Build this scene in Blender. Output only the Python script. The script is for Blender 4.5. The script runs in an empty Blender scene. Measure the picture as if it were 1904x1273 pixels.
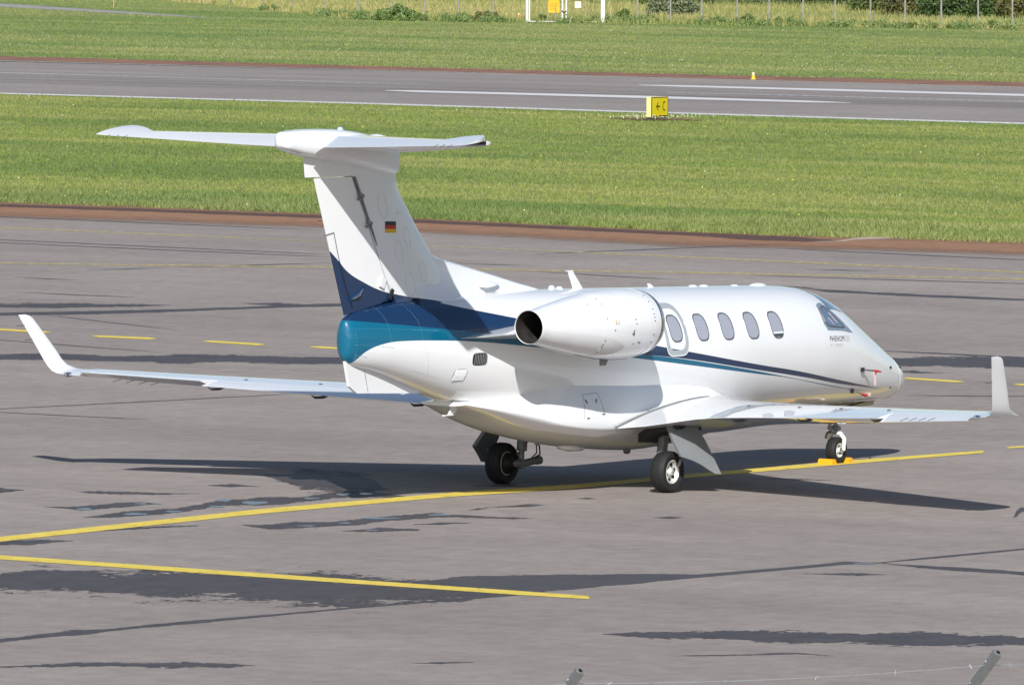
import bpy, bmesh, math, random
import numpy as np
from mathutils import Vector, Matrix, Euler
from mathutils.bvhtree import BVHTree
R = math.radians
SC = bpy.context.scene
COL = SC.collection
random.seed(7)

# ------------------------------------------------------------------ helpers
def link(o, parent=None):
    COL.objects.link(o)
    if parent is not None: o.parent = parent
    return o
def obj(name, verts, faces, mat=None, parent=None, smooth=True, sharp=38):
    me = bpy.data.meshes.new(name)
    me.from_pydata([tuple(v) for v in verts], [], [tuple(f) for f in faces])
    bm = bmesh.new(); bm.from_mesh(me)
    bmesh.ops.remove_doubles(bm, verts=bm.verts, dist=1e-5)
    bmesh.ops.recalc_face_normals(bm, faces=bm.faces)
    if smooth:
        for f in bm.faces: f.smooth = True
        for e in bm.edges:
            if len(e.link_faces) == 2 and e.calc_face_angle(0) > R(sharp): e.smooth = False
    bm.to_mesh(me); bm.free()
    if mat: me.materials.append(mat)
    return link(bpy.data.objects.new(name, me), parent)
def empty(name, loc=(0, 0, 0), parent=None):
    o = bpy.data.objects.new(name, None); o.empty_display_size = .2; o.location = loc
    return link(o, parent)
def tag(o, label=None, cat=None, group=None, kind=None):
    if label: o['label'] = label
    if cat: o['category'] = cat
    if group: o['group'] = group
    if kind: o['kind'] = kind
    return o
class MB:
    def __init__(s): s.v = []; s.f = []
    def add(s, v, f):
        n = len(s.v); s.v += [tuple(p) for p in v]; s.f += [tuple(i + n for i in q) for q in f]; return s
    def loft(s, rings, cap0=True, cap1=True, closed=True):
        n = len(s.v); m = len(rings[0])
        for r in rings: s.v += [tuple(p) for p in r]
        for i in range(len(rings) - 1):
            for j in range(m if closed else m - 1):
                a = n + i * m + j; b = n + i * m + (j + 1) % m
                s.f.append((a, b, b + m, a + m))
        if cap0: s.f.append(tuple(n + j for j in range(m)))
        if cap1: s.f.append(tuple(n + (len(rings) - 1) * m + j for j in reversed(range(m))))
        return s
    def box(s, c, d, M=None):
        v = []
        for sx in (-1, 1):
            for sy in (-1, 1):
                for sz in (-1, 1):
                    p = Vector((sx * d[0] / 2, sy * d[1] / 2, sz * d[2] / 2))
                    if M: p = M @ p
                    v.append(p + Vector(c))
        return s.add(v, [(0, 1, 3, 2), (4, 6, 7, 5), (0, 4, 5, 1), (2, 3, 7, 6), (0, 2, 6, 4), (1, 5, 7, 3)])
    def tube(s, pts, rad, n=10, cap=True):
        pts = [Vector(p) for p in pts]; rs = rad if isinstance(rad, (list, tuple)) else [rad] * len(pts)
        rings = []; up = None
        for i, p in enumerate(pts):
            d = (pts[min(i + 1, len(pts) - 1)] - pts[max(i - 1, 0)]).normalized()
            if up is None: up = Vector((0, 0, 1)) if abs(d.z) < .9 else Vector((1, 0, 0))
            a = d.cross(up).normalized(); b = a.cross(d).normalized(); up = b
            rings.append([p + (a * math.cos(t) + b * math.sin(t)) * rs[i] for t in [2 * math.pi * k / n for k in range(n)]])
        return s.loft(rings, cap, cap)
    def revolve(s, prof, c, axis, n=40, cap0=True, cap1=True):
        """prof: (distance along axis, radius)"""
        ax = Vector(axis).normalized(); a = ax.orthogonal().normalized(); b = ax.cross(a)
        rings = [[Vector(c) + ax * d + (a * math.cos(t) + b * math.sin(t)) * r for t in [2 * math.pi * k / n for k in range(n)]] for d, r in prof]
        return s.loft(rings, cap0, cap1)
    def prism(s, poly, off):
        off = Vector(off); n = len(poly)
        v = [Vector(p) for p in poly] + [Vector(p) + off for p in poly]
        return s.add(v, [tuple(range(n)), tuple(reversed(range(n, 2 * n)))] + [(i, (i + 1) % n, (i + 1) % n + n, i + n) for i in range(n)])
    def build(s, name, mat=None, parent=None, smooth=True, sharp=38): return obj(name, s.v, s.f, mat, parent, smooth, sharp)

def interp(xs, ys, x):
    """monotone-ish cubic (pchip) interpolation"""
    xs = np.asarray(xs, float); ys = np.asarray(ys, float)
    h = np.diff(xs); d = np.diff(ys) / h
    m = np.zeros(len(xs)); m[0] = d[0]; m[-1] = d[-1]
    for i in range(1, len(xs) - 1):
        if d[i - 1] * d[i] > 0:
            w1 = 2 * h[i] + h[i - 1]; w2 = h[i] + 2 * h[i - 1]
            m[i] = (w1 + w2) / (w1 / d[i - 1] + w2 / d[i])
    x = np.clip(x, xs[0], xs[-1]); i = np.clip(np.searchsorted(xs, x) - 1, 0, len(h) - 1)
    t = (x - xs[i]) / h[i]
    return (2*t**3-3*t**2+1)*ys[i] + (t**3-2*t**2+t)*h[i]*m[i] + (-2*t**3+3*t**2)*ys[i+1] + (t**3-t**2)*h[i]*m[i+1]

# ------------------------------------------------------------------ materials
def nodes(name):
    m = bpy.data.materials.new(name); m.use_nodes = True
    nt = m.node_tree; b = nt.nodes['Principled BSDF']
    return m, nt, b
def N(nt, t, **kw):
    n = nt.nodes.new(t)
    for k, v in kw.items():
        if k.startswith('i_'): n.inputs[k[2:].replace('_', ' ')].default_value = v
        else: setattr(n, k, v)
    return n
def simple(name, col, rough=.5, metal=0., coat=0., noise=0., nscale=20., bump=0.):
    m, nt, b = nodes(name)
    b.inputs['Base Color'].default_value = (*col, 1); b.inputs['Roughness'].default_value = rough
    b.inputs['Metallic'].default_value = metal; b.inputs['Coat Weight'].default_value = coat; b.inputs['Coat Roughness'].default_value = .03
    if noise or bump:
        tc = N(nt, 'ShaderNodeTexCoord'); nz = N(nt, 'ShaderNodeTexNoise'); nz.inputs['Scale'].default_value = nscale; nz.inputs['Detail'].default_value = 6
        nt.links.new(tc.outputs['Object'], nz.inputs['Vector'])
        if noise:
            rp = N(nt, 'ShaderNodeMapRange'); rp.inputs['From Min'].default_value = .3; rp.inputs['From Max'].default_value = .7
            rp.inputs['To Min'].default_value = 1 - noise; rp.inputs['To Max'].default_value = 1 + noise
            nt.links.new(nz.outputs[0], rp.inputs[0])
            mx = N(nt, 'ShaderNodeVectorMath', operation='SCALE'); mx.inputs[0].default_value = col
            nt.links.new(rp.outputs[0], mx.inputs['Scale']); nt.links.new(mx.outputs[0], b.inputs['Base Color'])
        if bump:
            bp = N(nt, 'ShaderNodeBump'); bp.inputs['Strength'].default_value = bump; bp.inputs['Distance'].default_value = .01
            nt.links.new(nz.outputs[0], bp.inputs['Height']); nt.links.new(bp.outputs[0], b.inputs['Normal'])
    return m
X0, X1, Z0, Z1 = -16., 1., 0., 5.5          # ranges used by the paint-scheme curves
def curve_node(nt, src, pts):
    fc = N(nt, 'ShaderNodeFloatCurve'); c = fc.mapping.curves[0]
    pts = sorted(pts); pp = [((x - X0) / (X1 - X0), (z - Z0) / (Z1 - Z0)) for x, z in pts]
    c.points[0].location = pp[0]; c.points[1].location = pp[-1]
    for p in pp[1:-1]: c.points.new(*p)
    for p in c.points: p.handle_type = 'AUTO_CLAMPED'
    fc.mapping.extend = 'HORIZONTAL'; fc.mapping.update()
    nt.links.new(src, fc.inputs['Value']); return fc.outputs[0]
def math_(nt, op, a, b=None):
    n = N(nt, 'ShaderNodeMath', operation=op)
    for i, v in enumerate((a, b)):
        if v is None: continue
        if isinstance(v, (int, float)): n.inputs[i].default_value = v
        else: nt.links.new(v, n.inputs[i])
    return n.outputs[0]
WHITE = (.80, .805, .81); NAVY = (.006, .027, .080); TEAL = (.001, .115, .205)
def paint(name, base=WHITE, bands=(), seams=()):
    """gloss aircraft paint; bands = (colour, top curve, bottom curve) in the aircraft's own x-z plane"""
    m, nt, b = nodes(name)
    b.inputs['Roughness'].default_value = .32; b.inputs['Coat Weight'].default_value = 1.; b.inputs['Coat Roughness'].default_value = .02
    b.inputs['Specular IOR Level'].default_value = .25
    geo = N(nt, 'ShaderNodeTexCoord'); sep = N(nt, 'ShaderNodeSeparateXYZ'); nt.links.new(geo.outputs['Object'], sep.inputs[0])
    xn = math_(nt, 'DIVIDE', math_(nt, 'SUBTRACT', sep.outputs[0], X0), X1 - X0)
    zn = math_(nt, 'DIVIDE', math_(nt, 'SUBTRACT', sep.outputs[2], Z0), Z1 - Z0)
    nz = N(nt, 'ShaderNodeTexNoise'); nz.inputs['Scale'].default_value = 1.3; nz.inputs['Detail'].default_value = 5
    nt.links.new(geo.outputs['Object'], nz.inputs['Vector'])
    mr = N(nt, 'ShaderNodeMapRange'); mr.inputs['To Min'].default_value = .955; mr.inputs['To Max'].default_value = 1.02
    nt.links.new(nz.outputs[0], mr.inputs[0])
    sc = N(nt, 'ShaderNodeVectorMath', operation='SCALE'); sc.inputs[0].default_value = base; nt.links.new(mr.outputs[0], sc.inputs['Scale'])
    out = sc.outputs[0]
    for colr, top, bot in bands:
        a = math_(nt, 'LESS_THAN', zn, curve_node(nt, xn, top)); k = math_(nt, 'GREATER_THAN', zn, curve_node(nt, xn, bot))
        mk = math_(nt, 'MULTIPLY', a, k)
        mx = N(nt, 'ShaderNodeMix', data_type='RGBA'); nt.links.new(mk, mx.inputs[0]); nt.links.new(out, mx.inputs[6]); mx.inputs[7].default_value = (*colr, 1)
        out = mx.outputs[2]
    nt.links.new(out, b.inputs['Base Color'])
    # very slight waviness of the skin, so reflections break up like on real panels
    n2 = N(nt, 'ShaderNodeTexNoise'); n2.inputs['Scale'].default_value = 2.2; n2.inputs['Detail'].default_value = 2
    nt.links.new(geo.outputs['Object'], n2.inputs['Vector'])
    bp = N(nt, 'ShaderNodeBump'); bp.inputs['Strength'].default_value = .10; bp.inputs['Distance'].default_value = .02
    nt.links.new(n2.outputs[0], bp.inputs['Height']); nt.links.new(bp.outputs[0], b.inputs['Normal']); nt.links.new(bp.outputs[0], b.inputs['Coat Normal'])
    return m

# ------------------------------------------------------------------ camera, sky, sun
CAM = dict(f=17634.4384, pos=(-117.184216, -71.930496, 9.129957), yaw=0.59140548, pitch=0.05455491, roll=0.00695046)
def setup_camera():
    cd = bpy.data.cameras.new('camera'); cd.sensor_width = 36; cd.sensor_fit = 'HORIZONTAL'; cd.lens = CAM['f'] / 1904 * 36
    cd.clip_start = 1; cd.clip_end = 20000
    o = link(bpy.data.objects.new('camera', cd)); y, p, r = CAM['yaw'], CAM['pitch'], CAM['roll']
    f = Vector((math.cos(y) * math.cos(p), math.sin(y) * math.cos(p), -math.sin(p)))
    rt = Vector((math.sin(y), -math.cos(y), 0)); up = rt.cross(f)
    r2 = rt * math.cos(r) + up * math.sin(r); u2 = -rt * math.sin(r) + up * math.cos(r)
    M = Matrix((r2, u2, -f)).transposed().to_4x4(); M.translation = Vector(CAM['pos'])
    o.matrix_world = M; SC.camera = o
setup_camera()
SUN_AZ, SUN_EL = R(-146.4), R(33.5)
def setup_light():
    w = bpy.data.worlds.new('World'); SC.world = w; w.use_nodes = True; nt = w.node_tree
    bg = nt.nodes['Background']; sky = nt.nodes.new('ShaderNodeTexSky'); sky.sky_type = 'NISHITA'; sky.sun_disc = False
    sky.sun_elevation = SUN_EL; sky.sun_rotation = math.pi / 2 - SUN_AZ; sky.altitude = 60; sky.air_density = 1.; sky.dust_density = .8; sky.ozone_density = 1.6
    nt.links.new(sky.outputs[0], bg.inputs[0]); bg.inputs[1].default_value = .080
    l = bpy.data.lights.new('sun', 'SUN'); l.energy = 4.6; l.angle = R(.53); l.color = (1., .985, .955)
    o = link(bpy.data.objects.new('sun', l))
    d = Vector((math.cos(SUN_AZ) * math.cos(SUN_EL), math.sin(SUN_AZ) * math.cos(SUN_EL), math.sin(SUN_EL)))
    o.rotation_euler = d.to_track_quat('Z', 'Y').to_euler(); o.location = d * 60
setup_light()
SC.view_settings.view_transform = 'Standard'; SC.view_settings.look = 'None'; SC.view_settings.exposure = .25; SC.view_settings.gamma = 1

# ================================================================== THE JET
# aircraft axes = world axes: +x forward (nose tip at 0), +y to its left, z up from the tarmac
jet = empty('business_jet', (0, 0, 0))
tag(jet, 'white twin-engine business jet with high T-tail, navy and teal tail stripe, parked on the apron', 'aircraft')

#            x      ztop   zbot  halfw  zwide
FUS = [(0.000, 1.115, 1.085, .012, 1.10), (-.012, 1.165, 1.035, .06, 1.10), (-.05, 1.225, .995, .115, 1.105), (-.12, 1.288, .955, .172, 1.115),
       (-.33, 1.405, .905, .29, 1.15), (-.63, 1.552, .875, .405, 1.19), (-1.07, 1.762, .862, .525, 1.27), (-1.37, 1.905, .862, .595, 1.34),
       (-1.81, 2.125, .862, .675, 1.45), (-2.18, 2.315, .862, .73, 1.54), (-2.40, 2.41, .865, .757, 1.59), (-2.83, 2.54, .868, .80, 1.67), (-3.26, 2.602, .87, .832, 1.72),
       (-3.97, 2.638, .87, .855, 1.76), (-5.38, 2.68, .875, .865, 1.79), (-8.0, 2.75, .885, .865, 1.83), (-9.4, 2.785, .93, .815, 1.86), (-10.3, 2.80, 1.03, .735, 1.91),
       (-11.1, 2.805, 1.19, .645, 1.99), (-12.0, 2.79, 1.42, .525, 2.09), (-12.8, 2.775, 1.655, .40, 2.17), (-13.5, 2.715, 1.845, .275, 2.23), (-13.82, 2.665, 1.91, .205, 2.26),
       (-13.97, 2.62, 1.95, .168, 2.27), (-14.05, 2.585, 1.985, .138, 2.28), (-14.10, 2.545, 2.025, .103, 2.28), (-14.125, 2.49, 2.08, .058, 2.285), (-14.133, 2.43, 2.14, .02, 2.285)]
FUS = FUS[::-1]
def fus_at(x):
    xs = [f[0] for f in FUS]
    return [float(interp(xs, [f[k] for f in FUS], np.array(x))) for k in (1, 2, 3, 4)]
def superring(x, zt, zb, hw, zc, n=64, et=2.05, eb=2.15):
    r = []
    for k in range(n):
        t = 2 * math.pi * k / n; c, s = math.cos(t), math.sin(t); e = et if s > 0 else eb
        y = hw * math.copysign(abs(c) ** (2 / e), c); z = zc + ((zt - zc) if s > 0 else (zc - zb)) * math.copysign(abs(s) ** (2 / e), s)
        r.append((x, y, z))
    return r
fus_x = sorted(set([0, -.004, -.012, -.03, -.05, -.08, -.12, -.18, -.25, -.33, -.45, -.63, -.8] + [-1 - .15 * i for i in range(87)] + [-13.97, -14.02, -14.05, -14.08, -14.10, -14.115, -14.125, -14.133]))
fus_x = [x for x in fus_x if x >= -14.133]
frings = [superring(x, *fus_at(x)) for x in fus_x]
FB = MB().loft(frings)
BVH = BVHTree.FromPolygons([Vector(v) for v in FB.v], FB.f)
#@@STRIPES
NAVY_TOP = [(-14.3, 3.3), (-12.374, 2.79), (-12.243, 2.735), (-11.914, 2.66), (-11.56, 2.593), (-11.198, 2.531), (-10.831, 2.468), (-9.4, 2.235), (-7.882, 1.991), (-6.71, 1.823), (-5.01, 1.584), (-4.174, 1.478), (-2.791, 1.276), (-1.288, 1.069), (.8, .78)]
NAVY_BOT = [(-14.3, 2.56), (-14.13, 2.545), (-13.63, 2.501), (-12.878, 2.426), (-12.138, 2.35), (-11.587, 2.288), (-10.98, 2.208), (-9.5, 2.03), (-8.141, 1.872), (-7.395, 1.80), (-6.704, 1.723), (-5.48, 1.567), (-3.723, 1.35), (-2.736, 1.218), (-1.288, 1.0685), (.8, .82)]
TEAL_TOP = [(-14.3, 2.562), (-14.13, 2.547), (-13.63, 2.503), (-12.878, 2.428), (-12.138, 2.352), (-11.587, 2.29), (-10.98, 2.21), (-9.5, 2.032), (-8.141, 1.872), (-7.395, 1.796), (-6.704, 1.714), (-5.478, 1.555), (-3.686, 1.302), (-2.678, 1.168), (-1.568, 1.035), (.8, .70)]
TEAL_BOT = [(-14.3, 1.85), (-13.987, 1.965), (-13.952, 2.03), (-13.81, 2.139), (-13.575, 2.21), (-13.223, 2.243), (-12.664, 2.233), (-11.771, 2.186), (-11.24, 2.138), (-10.488, 2.059), (-8.395, 1.836), (-6.692, 1.645), (-4.956, 1.45), (-4.494, 1.402), (-2.827, 1.175), (-1.568, 1.034), (.8, .72)]
M_WHITE = paint('white_paint')
M_BODY = paint('body_paint', bands=[(NAVY, NAVY_TOP, NAVY_BOT), (TEAL, TEAL_TOP, TEAL_BOT)])
#@@ENDSTRIPES
body = FB.build('fuselage', M_BODY, jet, sharp=60)

M_FIN = paint('fin_paint', bands=[(NAVY, [(-14.6, 3.62), (-14.25, 3.36), (-14.0, 3.17), (-13.7, 3.04), (-13.3, 2.91), (-12.75, 2.81), (-12.2, 2.74), (-11.5, 2.60), (-10.8, 2.46)], [(-15, 0.), (-10, 0.)])])
M_DARK = simple('dark_gap', (.012, .012, .014), .7)
M_RUBBER = simple('tyre_rubber', (.012, .012, .0125), .72, noise=.25, nscale=40, bump=.2)
M_GREYM = simple('grey_gear_paint', (.19, .195, .20), .42, noise=.12, nscale=9)
M_DOORG = simple('grey_door_paint', (.20, .215, .225), .4, coat=.4, noise=.06, nscale=4)
M_STEEL = simple('bare_steel', (.62, .60, .58), .28, 1., noise=.1)
M_CHROME = simple('chrome', (.8, .8, .8), .12, 1.)
M_RIM = simple('wheel_rim_paint', (.62, .61, .58), .4, .2, noise=.12, nscale=30)
M_HOT = simple('scorched_nozzle', (.085, .078, .072), .42, .6, noise=.45, nscale=7)
M_SOOT_SHADE = simple('soot_and_shade_black', (.012, .011, .011), .6)  # soot in the pipes; also shade painted black in bays and holes
M_GREYSTRIPE = simple('grey_trim_paint', (.38, .41, .44), .3, coat=.7)
M_RED = simple('red_webbing', (.38, .03, .03), .6)
M_TAGW = simple('white_streamer', (.70, .50, .48), .6)
M_WHITEGEAR = simple('white_gear_paint', (.72, .72, .70), .35, coat=.4, noise=.06)
M_OLIVE = simple('bay_primer', (.16, .15, .09), .6, noise=.3, nscale=12)

def hit(x, z, side=-1, off=.003):
    h = BVH.ray_cast(Vector((x, side * 3, z)), Vector((0, -side, 0)))
    if h[0] is None: return None
    return h[0] + h[1] * (off if h[1].y * side > 0 else -off)
def decal_faces(poly, side, off, step=.05):
    bm = bmesh.new(); bm.faces.new([bm.verts.new((x, 0, z)) for x, z in poly])
    xs = [p[0] for p in poly]; zs = [p[1] for p in poly]
    for lo, hi, ax in ((min(xs), max(xs), 0), (min(zs), max(zs), 2)):
        v = lo + step
        while v < hi:
            co = [0, 0, 0]; no = [0, 0, 0]; co[ax] = v; no[ax] = 1
            bmesh.ops.bisect_plane(bm, geom=bm.verts[:] + bm.edges[:] + bm.faces[:], plane_co=co, plane_no=no); v += step
    bm.verts.index_update(); V = []
    for v in bm.verts: V.append(hit(v.co.x, v.co.z, side, off) or v.co)
    F = [tuple(v.index for v in f.verts) for f in bm.faces]; bm.free(); return V, F
def decal(name, poly, mat, parent=body, side=-1, off=.003, step=.05):
    V, F = decal_faces(poly, side, off, step); return obj(name, V, F, mat, parent)
def ring_decal(name, outer, inner, mat, parent=body, side=-1, off=.003):
    n = len(outer); V = [hit(x, z, side, off) for x, z in outer] + [hit(x, z, side, off) for x, z in inner]
    return obj(name, V, [(i, (i + 1) % n, (i + 1) % n + n, i + n) for i in range(n)], mat, parent)
def superpoly(cx, cz, a, b, e, shear=0., n=40):
    out = []
    for k in range(n):
        t = 2 * math.pi * k / n; c, s = math.cos(t), math.sin(t)
        x = a * math.copysign(abs(c) ** (2 / e), c); z = b * math.copysign(abs(s) ** (2 / e), s); out.append((cx + x + shear * z, cz + z))
    return out

# ---- cabin windows (blinds drawn), framed
def blind_mat():
    m, nt, b = nodes('window_blind'); b.inputs['Roughness'].default_value = .12; b.inputs['Coat Weight'].default_value = 1; b.inputs['Coat Roughness'].default_value = .02
    tc = N(nt, 'ShaderNodeTexCoord'); sp = N(nt, 'ShaderNodeSeparateXYZ'); nt.links.new(tc.outputs['Object'], sp.inputs[0])
    s = math_(nt, 'SINE', math_(nt, 'MULTIPLY', sp.outputs[2], 330.)); mr = N(nt, 'ShaderNodeMapRange'); mr.inputs['From Min'].default_value = -1
    nt.links.new(s, mr.inputs[0]); mx = N(nt, 'ShaderNodeMix', data_type='RGBA'); nt.links.new(mr.outputs[0], mx.inputs[0])
    mx.inputs[6].default_value = (.30, .31, .36, 1); mx.inputs[7].default_value = (.42, .43, .48, 1); nt.links.new(mx.outputs[2], b.inputs['Base Color']); return m
M_BLIND = blind_mat()
M_FRAME = simple('window_seal', (.10, .10, .11), .45)
M_GLASSDARK = simple('dark_cabin_glass', (.05, .055, .065), .06, coat=1)
WIN = [(-7.235, 2.187), (-6.555, 2.176), (-5.905, 2.164), (-5.255, 2.150), (-4.612, 2.134)]
for side in (-1, 1):
    for i, (wx, wz) in enumerate(WIN):
        outer = superpoly(wx, wz, .158, .184, 3.0, .03); inner = superpoly(wx, wz, .143, .169, 3.0, .03)
        if side == 1 and i == 4: pass
        w = decal('cabin_window', inner, M_BLIND, side=side, off=.004)
        fr = MB().tube([hit(x, z, side, .004) for x, z in outer] + [hit(*outer[0], side, .004)], .006, 6).build('chrome_rim', M_CHROME, w)
        ring_decal('frame', outer, inner, M_FRAME, w, side, .006)
        if i == 4 and side == -1:       # front blind not quite closed
            decal('blind_edge', [(wx - .125, wz - .120), (wx + .135, wz - .120), (wx + .14, wz - .095), (wx - .135, wz - .095)], M_WHITE, w, side, .008)
            decal('dark_gap', [(wx - .09, wz - .160), (wx + .11, wz - .160), (wx + .135, wz - .120), (wx - .125, wz - .120)], M_GLASSDARK, w, side, .008)
# over-wing emergency exit outline (starboard) and the airstair door seam (port)
ex_o = superpoly(-7.235, 2.175, .285, .355, 4.2, .03, 56); ex_i = superpoly(-7.235, 2.175, .215, .285, 4.0, .03, 56)
ex_a = superpoly(-7.235, 2.175, .30, .37, 4.2, .03, 56)
ring_decal('exit_outline', ex_o, ex_i, M_GREYSTRIPE, off=.0025)
ring_decal('exit_edge', ex_a, ex_o, M_WHITE, off=.004)
dr = superpoly(-3.9, 1.75, .42, .78, 5, 0, 60); dr2 = superpoly(-3.9, 1.75, .405, .765, 5, 0, 60)
ring_decal('door_seam', dr, dr2, M_GREYSTRIPE, side=1)

# ---- cockpit glazing
def cockpit_glass():
    m, nt, b = nodes('cockpit_glass'); b.inputs['Base Color'].default_value = (.085, .14, .20, 1); b.inputs['Roughness'].default_value = .04; b.inputs['Coat Weight'].default_value = 1.; b.inputs['Specular IOR Level'].default_value = .9
    tc = N(nt, 'ShaderNodeTexCoord'); nz = N(nt, 'ShaderNodeTexNoise'); nz.inputs['Scale'].default_value = 3.; nt.links.new(tc.outputs['Object'], nz.inputs['Vector'])
    cr = N(nt, 'ShaderNodeMix', data_type='RGBA'); nt.links.new(nz.outputs[0], cr.inputs[0]); cr.inputs[6].default_value = (.05, .10, .16, 1); cr.inputs[7].default_value = (.16, .23, .30, 1); nt.links.new(cr.outputs[2], b.inputs['Base Color'])
    return m
M_COCK = cockpit_glass()
M_SURR = simple('windshield_surround', (.20, .25, .30), .3, coat=.8, noise=.1, nscale=6)
CKO = [(-3.235, 2.35), (-3.12, 2.375), (-3.02, 2.375), (-2.80, 2.22), (-2.55, 2.035), (-2.40, 1.93), (-2.55, 1.945), (-2.744, 1.972), (-3.0, 1.99), (-3.213, 2.0), (-3.285, 2.094), (-3.27, 2.24)]
CKI = [(-3.205, 2.29), (-3.12, 2.322), (-3.03, 2.325), (-2.86, 2.18), (-2.70, 2.06), (-2.665, 2.018), (-2.74, 2.018), (-2.90, 2.032), (-3.07, 2.05), (-3.17, 2.058), (-3.235, 2.12), (-3.235, 2.22)]
for side in (-1, 1):
    ck = decal('cockpit_window', CKI, M_COCK, side=side, off=.005, step=.04)
    decal('surround', CKO, M_SURR, ck, side, .003, .04)
    MB().tube([hit(x, z, side, .006) for x, z in CKI + CKI[:1]], .010, 6).build('frame', M_FRAME, ck)
    if side == -1:
        for x0, z0, x1, z1 in ((-3.10, 2.17, -2.98, 2.07), (-2.99, 2.24, -2.86, 2.09)):
            pts = [hit(x0 + (x1 - x0) * t / 4, z0 + (z1 - z0) * t / 4, side, .007) for t in range(5)]
            MB().tube(pts, .004, 5).build('heater_strip', M_TAGW, ck)
# windscreen panes over the nose
for side in (-1, 1):
    V = []; F = []; nu, nv = 9, 6
    for i in range(nu):
        x = -2.93 + i * (.62) / (nu - 1)
        zt, zb, hw, zc = fus_at(x)
        for j in range(nv):
            t = R(90 - 2 - 46 * j / (nv - 1) * (1 - .2 * i / (nu - 1)))
            y = hw * math.cos(t) ** (2 / 2.05) + .003; z = zc + (zt - zc) * math.sin(t) ** (2 / 2.05) + .005; V.append((x, side * y, z))
    for i in range(nu - 1):
        for j in range(nv - 1): a = i * nv + j; F.append((a, a + 1, a + nv + 1, a + nv))
    obj('windscreen', V, F, M_COCK, body)

# ---- lettering on the nose (both sides would carry it; starboard reads nose-right)
def lettering(text, x, z, size, mat, name='lettering', parent=body, side=-1, squash=1., spacing=1., off=.004, weight=0.):
    cu = bpy.data.curves.new('t', 'FONT'); cu.body = text; cu.size = size; cu.space_character = spacing; cu.offset = weight; cu.resolution_u = 3
    to = bpy.data.objects.new('t', cu); COL.objects.link(to); dg = bpy.context.evaluated_depsgraph_get(); me = to.evaluated_get(dg).to_mesh()
    bm = bmesh.new(); bm.from_mesh(me); bmesh.ops.triangulate(bm, faces=bm.faces)
    V = [hit(x + v.co.x * squash, z + v.co.y - .03 * v.co.x, side, off) for v in bm.verts]; F = [tuple(v.index for v in f.verts) for f in bm.faces]
    bm.free(); to.evaluated_get(dg).to_mesh_clear(); bpy.data.objects.remove(to)
    return obj(name, V, F, mat, parent, smooth=False)
M_PANELF0 = simple('skin_joint_shade', (.66, .67, .68), .5)
M_INK = simple('dark_lettering', (.035, .035, .04), .4)
M_INK2 = simple('silver_lettering', (.50, .49, .50), .4)
lettering('PHENOM', -3.215, 1.845, .108, M_INK, squash=.98, spacing=1.12)
lettering('300', -2.73, 1.822, .125, M_INK2, squash=.80)
lettering('BY', -3.205, 1.775, .052, M_INK2, squash=1.0, spacing=1.28)
lettering('EMBRAER', -3.085, 1.771, .052, M_INK2, squash=1.0, spacing=1.24)

# ---- air outlets on the rear fuselage
vb = decal('air_outlet', superpoly(-11.69, 1.948, .145, .085, 4, .0), M_SOOT_SHADE, off=.004)
for i in range(8):
    x = -11.80 + i * .032
    MB().tube([hit(x, 1.875, -1, .008), hit(x + .004, 1.948, -1, .012), hit(x + .008, 2.02, -1, .008)], .0045, 5).build('slat', M_GREYM, vb)
vb2 = decal('air_outlet', superpoly(-12.02, 1.745, .125, .085, 4, .06), M_GREYSTRIPE, off=.004)
for i in range(9):
    x = -12.115 + i * .0235
    MB().tube([hit(x - .005, 1.672, -1, .007), hit(x, 1.745, -1, .014), hit(x + .006, 1.818, -1, .007)], .007, 5).build('slat', M_WHITE, vb2)
# rivet rows of the tail cone
M_RIVET = simple('rivet', (.12, .32, .42), .4)
def rivets(pts, n, parent=body, r=.0042):
    mb = MB()
    for k in range(n):
        t = k / (n - 1) * (len(pts) - 1); i = min(int(t), len(pts) - 2); u = t - i
        x = pts[i][0] * (1 - u) + pts[i + 1][0] * u; z = pts[i][1] * (1 - u) + pts[i + 1][1] * u
        p = hit(x, z, -1, .001)
        if p: mb.box(p, (r * 2, .005, r * 2))
    o = mb.build('rivet_row', M_RIVET, parent, smooth=False); return tag(o, kind='stuff')
for pts, n in (([(-14.09, 2.44), (-13.0, 2.39), (-12.5, 2.36)], 46), ([(-14.02, 2.40), (-14.0, 2.1), (-13.98, 2.0)], 14), ([(-13.50, 2.70), (-13.43, 2.5), (-13.40, 2.25)], 16), ([(-12.95, 2.72), (-12.84, 2.5), (-12.80, 2.25)], 16),
               ([(-14.03, 2.22), (-13.6, 2.19), (-13.35, 2.16)], 22), ([(-13.98, 2.08), (-13.8, 2.05)], 9), ([(-12.6, 2.70), (-12.5, 2.55), (-12.35, 2.42)], 12), ([(-12.75, 2.12), (-12.65, 1.9), (-12.6, 1.75)], 9), ([(-12.9, 1.84), (-12.4, 1.72)], 12)):
    rivets(pts, n)

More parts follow.
